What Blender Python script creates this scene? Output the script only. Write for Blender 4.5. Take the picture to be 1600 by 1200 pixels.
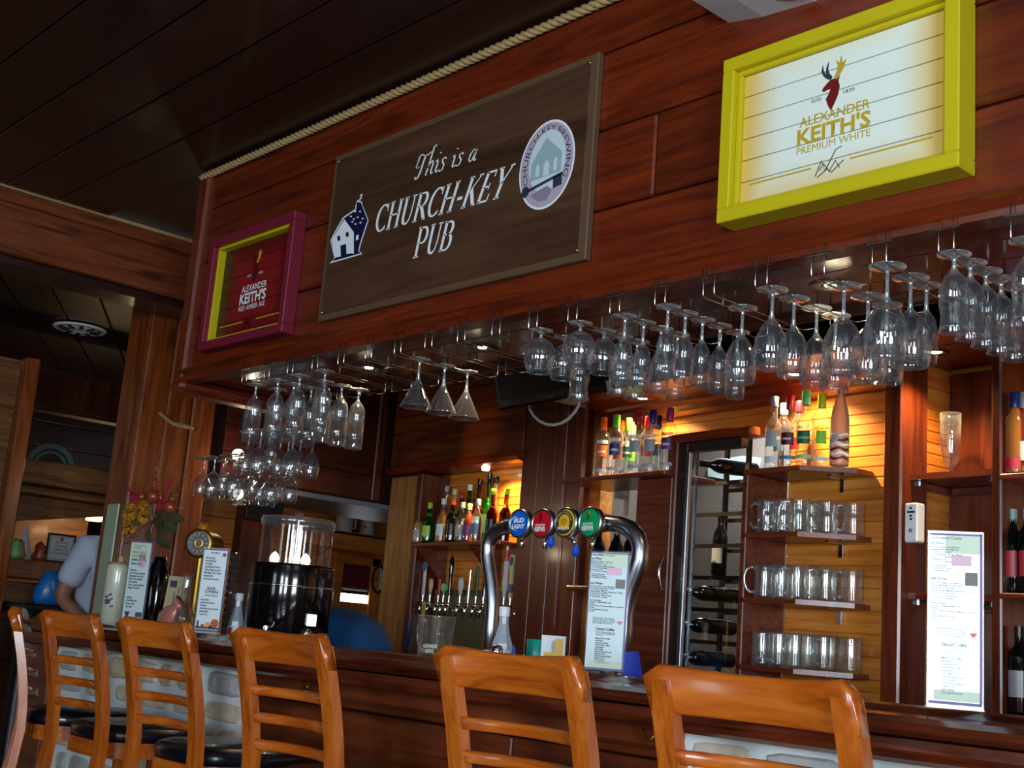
import bpy, bmesh, math, random
from math import sin, cos, pi, radians, atan2, sqrt
from mathutils import Vector, Matrix, noise
random.seed(7)
sc = bpy.context.scene
for o in list(bpy.data.objects): bpy.data.objects.remove(o)
# ------------------------------------------------------------------ camera
H = 1.155
YAW, PITCH, ROLL, FPX = radians(-47.93332), radians(11.69102), radians(4.57882), 1930.88
fw = Vector((sin(YAW)*cos(PITCH), cos(YAW)*cos(PITCH), sin(PITCH)))
r0 = Vector((cos(YAW), -sin(YAW), 0)); u0 = r0.cross(fw)
rt = r0*cos(ROLL)+u0*sin(ROLL); up = -r0*sin(ROLL)+u0*cos(ROLL)
cam = bpy.data.cameras.new('camera'); camo = bpy.data.objects.new('camera', cam)
sc.collection.objects.link(camo); sc.camera = camo
camo.matrix_world = Matrix(((rt.x, up.x, -fw.x, 0), (rt.y, up.y, -fw.y, 0), (rt.z, up.z, -fw.z, H), (0, 0, 0, 1)))
cam.sensor_width = 36; cam.lens = FPX*36/1600; cam.clip_start = 0.05; cam.clip_end = 100
# ------------------------------------------------------------------ light
sc.view_settings.view_transform = 'Standard'; sc.view_settings.look = 'None'
sc.view_settings.gamma = 1; sc.view_settings.use_curve_mapping = False
sc.view_settings.exposure = 0.38
sc.cycles.transparent_max_bounces = 64
sc.cycles.max_bounces = 14; sc.cycles.transmission_bounces = 14; sc.cycles.glossy_bounces = 6; sc.cycles.diffuse_bounces = 4
sc.cycles.caustics_reflective = False; sc.cycles.caustics_refractive = False
sc.cycles.sample_clamp_indirect = 6.0
w = bpy.data.worlds.new('world'); sc.world = w; w.use_nodes = True
w.node_tree.nodes['Background'].inputs[0].default_value = (0.75, 0.85, 1, 1)
w.node_tree.nodes['Background'].inputs[1].default_value = 0.6
def area(name, loc, target, sx, sy, power, col):
    l = bpy.data.lights.new(name, 'AREA'); l.shape = 'RECTANGLE'; l.size = sx; l.size_y = sy; l.energy = power; l.color = col
    o = bpy.data.objects.new(name, l); sc.collection.objects.link(o); o.location = loc
    o.rotation_euler = (Vector(target)-Vector(loc)).to_track_quat('-Z', 'Y').to_euler(); return o
def spot(name, loc, target, power, col=(1, .62, .28), size=100, blend=.6, rad=.02):
    l = bpy.data.lights.new(name, 'SPOT'); l.energy = power; l.color = col; l.spot_size = radians(size); l.spot_blend = blend; l.shadow_soft_size = rad
    o = bpy.data.objects.new(name, l); sc.collection.objects.link(o); o.location = loc
    o.rotation_euler = (Vector(target)-Vector(loc)).to_track_quat('-Z', 'Y').to_euler(); return o
def point(name, loc, power, col=(1, .62, .28), rad=.03):
    l = bpy.data.lights.new(name, 'POINT'); l.energy = power; l.color = col; l.shadow_soft_size = rad
    o = bpy.data.objects.new(name, l); sc.collection.objects.link(o); o.location = loc; return o
DAY = (.80, .90, 1.0)
# daylight entering the three windows of the wall behind the photographer and the one to the right
area('window_daylight', (1.25, -3.35, 1.55), (.4, 2.4, 1.6), .85, 1.5, 140, DAY)
area('window_daylight', (-.75, -3.35, 1.55), (-1.0, 2.4, 1.6), .85, 1.5, 62, DAY)
area('window_daylight', (-3.3, -3.35, 1.55), (-3.4, 2.4, 1.6), .85, 1.5, 12, DAY)
area('window_daylight', (2.95, -.6, 1.5), (-2, 1.8, 1.6), 1.5, 1.5, 118, DAY)
# ------------------------------------------------------------------ frames of reference
TH = radians(6.2)
EU = Vector((cos(TH), -sin(TH), 0)); EV = Vector((sin(TH), cos(TH), 0))
def ray(x, y): return rt*((x-800)/FPX) - up*((y-600)/FPX) + fw
CP = Vector((0, 0, H))
def AY(x, y, Y): d = ray(x, y); return CP + d*(Y/d.y)          # point on the plane y = Y
def AX(x, y, X): d = ray(x, y); return CP + d*(X/d.x)
def AZ(x, y, Z): d = ray(x, y); return CP + d*((Z-H)/d.z)
def AV(x, y, V):                                               # (u, v, z) in the frame of the back bar wall
    d = ray(x, y); t = V/d.dot(EV); p = d*t; return Vector((p.dot(EU), V, p.z+H))
def B(u, v, z): return Vector((EU.x*u+EV.x*v, EU.y*u+EV.y*v, z))
RB = -TH
# ------------------------------------------------------------------ mesh builder
class MB:
    def __init__(s): s.v = []; s.f = []; s.sm = []
    def add(s, vs, fs, smooth=False, M=None):
        n = len(s.v)
        if M is not None: vs = [M @ Vector(p) for p in vs]
        s.v += [tuple(p) for p in vs]
        for f in fs: s.f.append(tuple(i+n for i in f)); s.sm.append(smooth)
        return s
    def box(s, lo, hi, b=0.0, M=None):
        lo = list(lo); hi = list(hi)
        for i in range(3):
            if lo[i] > hi[i]: lo[i], hi[i] = hi[i], lo[i]
        if b <= 0:
            x0, y0, z0 = lo; x1, y1, z1 = hi
            return s.add([(x0,y0,z0),(x1,y0,z0),(x1,y1,z0),(x0,y1,z0),(x0,y0,z1),(x1,y0,z1),(x1,y1,z1),(x0,y1,z1)],
                [(0,3,2,1),(4,5,6,7),(0,1,5,4),(1,2,6,5),(2,3,7,6),(3,0,4,7)], False, M)
        b = min(b, *[(hi[i]-lo[i])*.49 for i in range(3)])
        idx = {}; vs = []
        for sx in (0, 1):
            for sy in (0, 1):
                for sz in (0, 1):
                    c = (sx, sy, sz)
                    for a in range(3):
                        p = []
                        for i in range(3):
                            e = hi[i] if c[i] else lo[i]
                            if i != a: e += -b if c[i] else b
                            p.append(e)
                        idx[(c, a)] = len(vs); vs.append(p)
        fs = []
        for a in range(3):
            o1, o2 = [i for i in range(3) if i != a]
            for sgn in (0, 1):
                ring = []
                for q in ((0,0),(1,0),(1,1),(0,1)):
                    c = [0,0,0]; c[a] = sgn; c[o1] = q[0]; c[o2] = q[1]; ring.append(idx[(tuple(c), a)])
                fs.append(tuple(ring) if (sgn ^ (a == 1)) else tuple(ring[::-1]))
        for a in range(3):          # edges along axis a
            o1, o2 = [i for i in range(3) if i != a]
            for q in ((0,0),(1,0),(1,1),(0,1)):
                c0 = [0,0,0]; c1 = [0,0,0]; c1[a] = 1
                for c in (c0, c1): c[o1] = q[0]; c[o2] = q[1]
                c0 = tuple(c0); c1 = tuple(c1)
                fs.append((idx[(c0,o1)], idx[(c1,o1)], idx[(c1,o2)], idx[(c0,o2)]))
        for c in [(i,j,k) for i in (0,1) for j in (0,1) for k in (0,1)]:
            fs.append((idx[(c,0)], idx[(c,1)], idx[(c,2)]))
        return s.add(vs, fs, False, M)
    def lathe(s, prof, n=24, M=None, smooth=True, a0=0, a1=2*pi, cap=False):
        """prof: list of (r, z); None breaks the smooth run"""
        full = abs(a1-a0-2*pi) < 1e-6; m = n if full else n+1
        runs = [[]]
        for p in prof:
            if p is None:
                last = runs[-1][-1]; runs.append([last])
            else: runs[-1].append(p)
        for run in runs:
            vs = []; rings = []
            for r, z in run:
                if r < 1e-6: rings.append((len(vs), 1)); vs.append((0, 0, z))
                else:
                    rings.append((len(vs), m))
                    for k in range(m):
                        a = a0+(a1-a0)*k/n; vs.append((r*cos(a), r*sin(a), z))
            fs = []
            for (i0, c0), (i1, c1) in zip(rings, rings[1:]):
                for k in range(n):
                    k2 = (k+1) % m
                    if c0 == 1 and c1 == 1: continue
                    if c0 == 1: fs.append((i0, i1+k2, i1+k))
                    elif c1 == 1: fs.append((i0+k, i0+k2, i1))
                    else: fs.append((i0+k, i0+k2, i1+k2, i1+k))
            s.add(vs, fs, smooth, M)
        return s
    def cyl(s, p0, p1, r0, r1=None, n=16, cap=True, smooth=True):
        r1 = r0 if r1 is None else r1
        p0 = Vector(p0); p1 = Vector(p1); d = p1-p0; L = d.length
        M = Matrix.Translation(p0) @ d.to_track_quat('Z', 'Y').to_matrix().to_4x4()
        pr = ([(0, 0), (r0, 0), None] if cap else [(r0, 0)]) + ([(r1, L), None, (0, L)] if cap else [(r1, L)])
        return s.lathe(pr, n, M, smooth)
    def tube(s, pts, r, n=8, closed=False, smooth=True, cap=True):
        pts = [Vector(p) for p in pts]; N = len(pts); rs = r if isinstance(r, (list, tuple)) else [r]*N
        vs = []; prev = None
        for i, p in enumerate(pts):
            if closed: t = pts[(i+1) % N]-pts[i-1]
            else: t = pts[min(i+1, N-1)]-pts[max(i-1, 0)]
            t.normalize()
            if prev is None:
                a = Vector((0,0,1)) if abs(t.z) < .9 else Vector((1,0,0)); x = t.cross(a).normalized()
            else: x = (prev - t*prev.dot(t)).normalized()
            prev = x; y = t.cross(x)
            for k in range(n):
                a = 2*pi*k/n; vs.append(p+(x*cos(a)+y*sin(a))*rs[i])
        fs = []
        for i in range(N if closed else N-1):
            j = (i+1) % N
            for k in range(n): k2 = (k+1) % n; fs.append((i*n+k, i*n+k2, j*n+k2, j*n+k))
        if not closed and cap: fs += [tuple(range(n))[::-1], tuple(range((N-1)*n, N*n))]
        return s.add(vs, fs, smooth)
    def prism(s, poly, d0, d1, axis='y', M=None, smooth=False):
        """extrude a 2D polygon; axis y: (x,z) polygon, from y=d0 to d1; z: (x,y); x: (y,z)"""
        f = {'y': lambda a, b, d: (a, d, b), 'z': lambda a, b, d: (a, b, d), 'x': lambda a, b, d: (d, a, b)}[axis]
        n = len(poly); vs = [f(a, b, d0) for a, b in poly]+[f(a, b, d1) for a, b in poly]
        fs = [tuple(range(n)), tuple(range(n, 2*n))[::-1]]+[(i, (i+1) % n, (i+1) % n+n, i+n) for i in range(n)]
        return s.add(vs, fs, smooth, M)
    def sphere(s, c, r, n=12, sq=(1,1,1)):
        M = Matrix.Translation(c) @ Matrix.Diagonal((sq[0], sq[1], sq[2], 1))
        return s.lathe([(r*sin(pi*k/n) if 0 < k < n else 0, -r*cos(pi*k/n)) for k in range(n+1)], n*2, M)
    def mesh(s, name):
        me = bpy.data.meshes.new(name); me.from_pydata(s.v, [], s.f); me.polygons.foreach_set('use_smooth', s.sm)
        bm = bmesh.new(); bm.from_mesh(me); bmesh.ops.recalc_face_normals(bm, faces=bm.faces); bm.to_mesh(me); bm.free()
        me.update(); return me
def link(o): sc.collection.objects.link(o); return o
def tag(o, label=None, cat=None, group=None, kind=None):
    if label: o['label'] = label
    if cat: o['category'] = cat
    if group: o['group'] = group
    if kind: o['kind'] = kind
    return o
def obj(name, mb, mat, parent=None, loc=None, rz=0, label=None, cat=None, group=None, kind=None):
    me = mb.mesh(name) if isinstance(mb, MB) else mb
    o = link(bpy.data.objects.new(name, me))
    if mat is not None and not me.materials: me.materials.append(mat)
    if parent: o.parent = parent
    if loc is not None: o.location = loc
    if rz: o.rotation_euler.z = rz
    return tag(o, label, cat, group, kind)
def thing(name, label, cat, loc=(0,0,0), rz=0, group=None, kind=None):
    o = link(bpy.data.objects.new(name, None)); o.location = loc; o.rotation_euler.z = rz; o.empty_display_size = .05
    return tag(o, label, cat, group, kind)
def struct(name, mb, mat, parent=None, B_=False):
    return obj(name, mb, mat, parent, rz=RB if B_ else 0, kind=None if parent else 'structure')
def dup(root, loc, rz, label=None, group=None):
    r = link(root.copy()); r.location = loc; r.rotation_euler.z = rz
    if label: r['label'] = label
    if group: r['group'] = group
    for ch in list(root.children):
        c = link(ch.copy()); c.parent = r
        for g in ch.children:
            d = link(g.copy()); d.parent = c
    return r
# ------------------------------------------------------------------ materials
def S(r, g, b): return tuple((c/255/12.92 if c/255 <= .04045 else ((c/255+.055)/1.055)**2.4) for c in (r, g, b))+(1,)
def nodes(name):
    m = bpy.data.materials.new(name); m.use_nodes = True; nt = m.node_tree
    return m, nt, nt.nodes['Principled BSDF'], nt.nodes, nt.links
def plain(name, col, rough=.5, metal=0, coat=0, spec=.5, emit=None, es=0, bump=0, bscale=60, trans=0, alpha=1, var=0):
    m, nt, p, N, L = nodes(name)
    p.inputs['Base Color'].default_value = col; p.inputs['Roughness'].default_value = rough; p.inputs['Metallic'].default_value = metal
    p.inputs['Coat Weight'].default_value = coat; p.inputs['Specular IOR Level'].default_value = spec
    p.inputs['Transmission Weight'].default_value = trans; p.inputs['Alpha'].default_value = alpha
    if emit: p.inputs['Emission Color'].default_value = emit; p.inputs['Emission Strength'].default_value = es
    tc = N.new('ShaderNodeTexCoord'); no = N.new('ShaderNodeTexNoise'); no.inputs['Scale'].default_value = bscale; no.inputs['Detail'].default_value = 4
    L.new(tc.outputs['Object'], no.inputs['Vector'])
    if var:
        mx = N.new('ShaderNodeMix'); mx.data_type = 'RGBA'; mx.inputs['A'].default_value = col
        mx.inputs['B'].default_value = (col[0]*(1-var), col[1]*(1-var), col[2]*(1-var), 1)
        L.new(no.outputs['Fac'], mx.inputs['Factor']); L.new(mx.outputs['Result'], p.inputs['Base Color'])
    if bump:
        b = N.new('ShaderNodeBump'); b.inputs['Strength'].default_value = bump; b.inputs['Distance'].default_value = .003
        L.new(no.outputs['Fac'], b.inputs['Height']); L.new(b.outputs['Normal'], p.inputs['Normal'])
    return m
def wood(name, dark, mid, lite, axis='x', rough=.3, coat=.3, scale=1.0, knots=.5, vary=.25, bump=.15):
    m, nt, p, N, L = nodes(name)
    tc = N.new('ShaderNodeTexCoord'); oi = N.new('ShaderNodeObjectInfo')
    add = N.new('ShaderNodeVectorMath'); add.operation = 'ADD'
    mul = N.new('ShaderNodeVectorMath'); mul.operation = 'SCALE'; mul.inputs['Scale'].default_value = 37.0
    cb = N.new('ShaderNodeCombineXYZ')
    for i in range(3): L.new(oi.outputs['Random'], cb.inputs[i])
    L.new(cb.outputs[0], mul.inputs[0]); L.new(tc.outputs['Object'], add.inputs[0]); L.new(mul.outputs[0], add.inputs[1])
    mp = N.new('ShaderNodeMapping'); k = {'x': (1.2, 16, 16), 'y': (16, 1.2, 16), 'z': (16, 16, 1.2)}[axis]
    mp.inputs['Scale'].default_value = [a*scale for a in k]; L.new(add.outputs[0], mp.inputs['Vector'])
    n1 = N.new('ShaderNodeTexNoise'); n1.inputs['Scale'].default_value = 1.6; n1.inputs['Detail'].default_value = 7; n1.inputs['Distortion'].default_value = 1.2
    L.new(mp.outputs[0], n1.inputs['Vector'])
    n2 = N.new('ShaderNodeTexNoise'); n2.inputs['Scale'].default_value = 9; n2.inputs['Detail'].default_value = 3; L.new(mp.outputs[0], n2.inputs['Vector'])
    ma = N.new('ShaderNodeMath'); ma.operation = 'MULTIPLY_ADD'; ma.inputs[1].default_value = .25; L.new(n2.outputs['Fac'], ma.inputs[0]); L.new(n1.outputs['Fac'], ma.inputs[2])
    cr = N.new('ShaderNodeValToRGB'); e = cr.color_ramp.elements
    e[0].position = .42; e[0].color = dark; e[1].position = .82; e[1].color = lite
    x = e.new(.6); x.color = mid; L.new(ma.outputs[0], cr.inputs[0])
    kn = N.new('ShaderNodeTexVoronoi'); kn.inputs['Scale'].default_value = 1
    mk = N.new('ShaderNodeMapping'); mk.inputs['Scale'].default_value = [a*scale for a in {'x': (2.2, 6, 6), 'y': (6, 2.2, 6), 'z': (6, 6, 2.2)}[axis]]
    L.new(add.outputs[0], mk.inputs['Vector']); L.new(mk.outputs[0], kn.inputs['Vector'])
    kr = N.new('ShaderNodeMapRange'); kr.inputs['From Min'].default_value = .06; kr.inputs['From Max'].default_value = .2
    kr.inputs['To Min'].default_value = 1-knots; kr.inputs['To Max'].default_value = 1; L.new(kn.outputs['Distance'], kr.inputs['Value'])
    vr = N.new('ShaderNodeMapRange'); vr.inputs['To Min'].default_value = 1-vary; vr.inputs['To Max'].default_value = 1+vary*.6; L.new(oi.outputs['Random'], vr.inputs['Value'])
    mm = N.new('ShaderNodeMath'); mm.operation = 'MULTIPLY'; L.new(kr.outputs[0], mm.inputs[0]); L.new(vr.outputs[0], mm.inputs[1])
    hs = N.new('ShaderNodeHueSaturation'); L.new(mm.outputs[0], hs.inputs['Value']); L.new(cr.outputs[0], hs.inputs['Color'])
    L.new(hs.outputs[0], p.inputs['Base Color'])
    p.inputs['Roughness'].default_value = rough; p.inputs['Coat Weight'].default_value = coat; p.inputs['Coat Roughness'].default_value = .12
    b = N.new('ShaderNodeBump'); b.inputs['Strength'].default_value = bump; b.inputs['Distance'].default_value = .002
    L.new(n1.outputs['Fac'], b.inputs['Height']); L.new(b.outputs['Normal'], p.inputs['Normal'])
    return m
def clear(name, tint=(1,1,1,1), rough=0.0, f0=.04, haze=0.0, power=4.0, edge=1.0):
    """thin clear sheet: lets light through, mirrors more towards grazing angles; edge darkens the tint at the rim"""
    m, nt, p, N, L = nodes(name); N.remove(p); out = N['Material Output']
    lw = N.new('ShaderNodeLayerWeight'); lw.inputs['Blend'].default_value = .5
    pw = N.new('ShaderNodeMath'); pw.operation = 'POWER'; pw.inputs[1].default_value = power; L.new(lw.outputs['Facing'], pw.inputs[0])
    mr = N.new('ShaderNodeMapRange'); mr.inputs['To Min'].default_value = f0; mr.inputs['To Max'].default_value = 1; L.new(pw.outputs[0], mr.inputs['Value'])
    tr = N.new('ShaderNodeBsdfTransparent'); tr.inputs[0].default_value = tint
    if edge < 1:
        p2 = N.new('ShaderNodeMath'); p2.operation = 'POWER'; p2.inputs[1].default_value = 2.5; L.new(lw.outputs['Facing'], p2.inputs[0])
        mi = N.new('ShaderNodeMix'); mi.data_type = 'RGBA'; mi.inputs['A'].default_value = tint; mi.inputs['B'].default_value = tuple(c*edge for c in tint[:3])+(1,); L.new(p2.outputs[0], mi.inputs['Factor']); L.new(mi.outputs['Result'], tr.inputs[0])
    gl = N.new('ShaderNodeBsdfGlossy'); gl.inputs['Roughness'].default_value = rough; gl.inputs['Color'].default_value = (1, 1, 1, 1)
    mx = N.new('ShaderNodeMixShader'); L.new(mr.outputs[0], mx.inputs[0]); L.new(tr.outputs[0], mx.inputs[1]); L.new(gl.outputs[0], mx.inputs[2])
    if haze:
        df = N.new('ShaderNodeBsdfDiffuse'); df.inputs[0].default_value = (.85,.93,1,1)  # pale blue diffuse painted in for bright daylight sheen on the glass
        ml = N.new('ShaderNodeMath'); ml.operation = 'MULTIPLY_ADD'; ml.inputs[1].default_value = haze; ml.inputs[2].default_value = haze*.12; L.new(pw.outputs[0], ml.inputs[0])
        m2 = N.new('ShaderNodeMixShader'); L.new(ml.outputs[0], m2.inputs[0]); L.new(mx.outputs[0], m2.inputs[1]); L.new(df.outputs[0], m2.inputs[2]); mx = m2
    L.new(mx.outputs[0], out.inputs['Surface']); return m
def realglass(name, col=(1,1,1,1), rough=0, ior=1.45):
    m, nt, p, N, L = nodes(name)
    p.inputs['Base Color'].default_value = col; p.inputs['Transmission Weight'].default_value = 1; p.inputs['Roughness'].default_value = rough; p.inputs['IOR'].default_value = ior
    return m
M = {}
M['red_x'] = wood('red_stained_board', S(72,22,7), S(99,33,9), S(118,43,12), 'x', .36, .35, .9, .45, .3)
M['red_y'] = wood('red_stained_board_deep', S(80,26,12), S(116,42,18), S(142,58,26), 'y', .35, .4, .9)
M['red_z'] = wood('red_stained_upright', S(62,24,11), S(92,37,16), S(112,50,24), 'z', .35, .35, .9)
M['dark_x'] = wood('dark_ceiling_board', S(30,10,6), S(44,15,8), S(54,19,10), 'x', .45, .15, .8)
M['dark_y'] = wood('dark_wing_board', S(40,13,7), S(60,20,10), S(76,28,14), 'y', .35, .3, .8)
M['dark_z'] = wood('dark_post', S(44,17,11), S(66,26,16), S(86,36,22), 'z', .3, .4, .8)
M['under'] = wood('varnished_underside', S(84,34,26), S(110,46,36), S(130,58,46), 'x', .17, .7, .8, .3)
M['beam_y'] = wood('beam_board', S(70,30,14), S(112,52,24), S(136,70,34), 'y', .45, .15, .9, .8)
M['pine_x'] = wood('golden_pine_board', S(184,100,32), S(210,128,44), S(226,150,62), 'x', .4, .3, .8, .45, .12)
M['pine_y'] = wood('golden_pine_side', S(184,100,32), S(210,128,44), S(226,150,62), 'y', .4, .3, .8, .45, .12)
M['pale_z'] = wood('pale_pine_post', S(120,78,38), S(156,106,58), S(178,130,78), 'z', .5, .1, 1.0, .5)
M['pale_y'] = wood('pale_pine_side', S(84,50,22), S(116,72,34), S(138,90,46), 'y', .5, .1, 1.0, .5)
M['pillar'] = wood('pillar_board', S(78,34,12), S(124,60,22), S(150,80,34), 'z', .32, .4, .8, .7)
M['bar_x'] = wood('bar_mahogany', S(58,22,12), S(92,38,20), S(122,54,28), 'x', .22, .6, .9, .3)
M['barfront'] = wood('bar_front_panel', S(66,28,14), S(100,46,22), S(130,62,30), 'x', .3, .4, .5, .5)
M['shelf'] = wood('shelf_board', S(78,30,16), S(108,46,24), S(132,62,34), 'x', .35, .3, 1, .2)
M['stool_z'] = wood('stool_oak_upright', S(140,62,12), S(172,84,20), S(192,106,34), 'z', .25, .5, .9, .1, .06)
M['stool_x'] = wood('stool_oak_rail', S(140,62,12), S(172,84,20), S(192,106,34), 'x', .25, .5, .9, .1, .06)
M['vinyl'] = plain('navy_vinyl', S(12,16,26), .28, coat=.3, bump=.1, bscale=300)
M['glass'] = realglass('clear_glass')
M['thin'] = clear('thin_glass', (.97,.985,.98,1), 0, .05)
M['bowl'] = clear('stemware_bowl', (.96,.975,.98,1), .0, .07, haze=.09, power=3, edge=.55)
M['foot'] = clear('stemware_foot', (.85,.92,.93,1), .05, .30, haze=.5, power=2, edge=.45)
M['mugglass'] = clear('mug_glass', (.97,.975,.96,1), .0, .06, haze=.14, power=3, edge=.65)
M['thinb'] = clear('bottle_glass', (.95,.975,.97,1), 0, .05, haze=.10, power=3, edge=.6)
M['pane'] = clear('window_pane', (.9,.93,.95,1), 0, .05)
M['acrylic'] = clear('acrylic', (.96,.985,.985,1), .08, .012)
M['chrome'] = plain('chrome', (.85,.86,.88,1), .12, 1)
M['steel'] = plain('brushed_steel', S(170,176,186), .28, 1, bump=.05, bscale=200)
M['wire'] = plain('brass_wire', (.50,.46,.40,1), .22, 1)
M['brass'] = plain('brass', S(176,140,60), .38, 1)
M['black'] = plain('black_gloss', S(8,9,12), .12, coat=.5)
M['blackm'] = plain('black_matt', S(14,14,15), .6)
M['white'] = plain('white_plastic', S(225,230,232), .35)
M['paper'] = plain('white_paper', S(222,232,236), .5)
M['ink'] = plain('dark_ink', S(40,46,60), .6)
M['inkgrey'] = plain('grey_ink', S(118,128,140), .6)
M['rope'] = plain('manila_rope', S(176,148,96), .8, bump=.6, bscale=90, var=.3)
M['floor'] = plain('dark_floor', S(46,34,28), .4, var=.5, bscale=5)
M['wallp'] = plain('tan_plaster', S(120,96,70), .8, bump=.2, var=.2)
M['sign'] = wood('sign_board', S(60,39,26), S(76,51,35), S(90,63,44), 'x', .3, .35, .35, .25, .1, .05)
M['signedge'] = plain('sign_edge', S(92,70,50), .4)
M['yellow'] = plain('yellow_paint', S(198,182,14), .42, var=.12, bscale=8, bump=.1)
M['maroon'] = plain('maroon_paint', S(120,26,50), .45, var=.1, bscale=8)
M['stone'] = plain('ledge_stone', S(224,212,188), .85, bump=1.0, bscale=24, var=.35)
M['stoneb'] = plain('buff_ledge_stone', S(226,200,164), .85, bump=1.0, bscale=24, var=.35)
M['stoneg'] = plain('grey_ledge_stone', S(200,202,202), .85, bump=1.0, bscale=24, var=.45)
M['mortar'] = plain('pale_mortar', S(222,230,230), .9, bump=.6, bscale=40)
M['navy'] = plain('navy_vinyl_print', S(20,22,60), .4)
M['wht'] = plain('white_print', S(232,240,244), .4)
M['gold'] = plain('gold_print', S(190,160,44), .45)
def C(name, *c, **k):
    if name not in M: M[name] = plain(name, S(*c), k.pop('rough', .4), **k)
    return M[name]
def MT(x): return M[x] if isinstance(x, str) else x
def E(name, col, st):
    m, nt, p, N, L = nodes(name); p.inputs['Base Color'].default_value = (0,0,0,1)
    p.inputs['Emission Color'].default_value = col; p.inputs['Emission Strength'].default_value = st; M[name] = m; return m
E('bulb', (1,.82,.55,1), 14); E('flame', (1,.62,.3,1), 5); E('daypane', (.86,.93,1,1), 5); E('screen', (.9,.95,1,1), 2.2); E('amber', (1,.6,.12,1), 6); E('softbulb', (1,.85,.62,1), 3.5)
# ------------------------------------------------------------------ lettering
def textmesh(body, mat, x0, x1, z0, z1, name='lettering', shear=0, bold=0, align='LEFT', space=1, keep=False):
    """flat lettering in the x-z plane facing -y, fitted to the box"""
    cu = bpy.data.curves.new(name, 'FONT'); cu.body = body; cu.resolution_u = 2; cu.shear = shear; cu.offset = bold; cu.align_x = align; cu.space_character = space
    o = bpy.data.objects.new(name, cu); link(o); bpy.context.view_layer.update()
    me = bpy.data.meshes.new_from_object(o.evaluated_get(bpy.context.evaluated_depsgraph_get()))
    bpy.data.objects.remove(o); me.materials.clear()
    xs = [v.co.x for v in me.vertices]; ys = [v.co.y for v in me.vertices]
    if not xs: return me
    a, b, c, d = min(xs), max(xs), min(ys), max(ys)
    kx = (x1-x0)/(b-a); kz = (z1-z0)/(d-c)
    if keep: kx = kz = min(kx, kz)
    for v in me.vertices: v.co = ((v.co.x-a)*kx+x0, 0, (v.co.y-c)*kz+z0 if not keep else z1-(d-v.co.y)*kz)
    me.materials.append(MT(mat)); return me
def onto(me, fn):
    for v in me.vertices: v.co = fn(v.co)
    me.update(); return me
def wrapc(me, r, a0=-pi/2):      # bend lettering round a cylinder of radius r standing on the z axis
    return onto(me, lambda c: Vector((r*cos(a0+c.x/r), r*sin(a0+c.x/r), c.z)))
def lettering(body, mat, parent, y, x0, x1, z0, z1, name='lettering', **k):
    me = textmesh(body, mat, x0, x1, z0, z1, name, **k); onto(me, lambda c: Vector((c.x, y, c.z))); return obj(name, me, None, parent)
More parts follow.
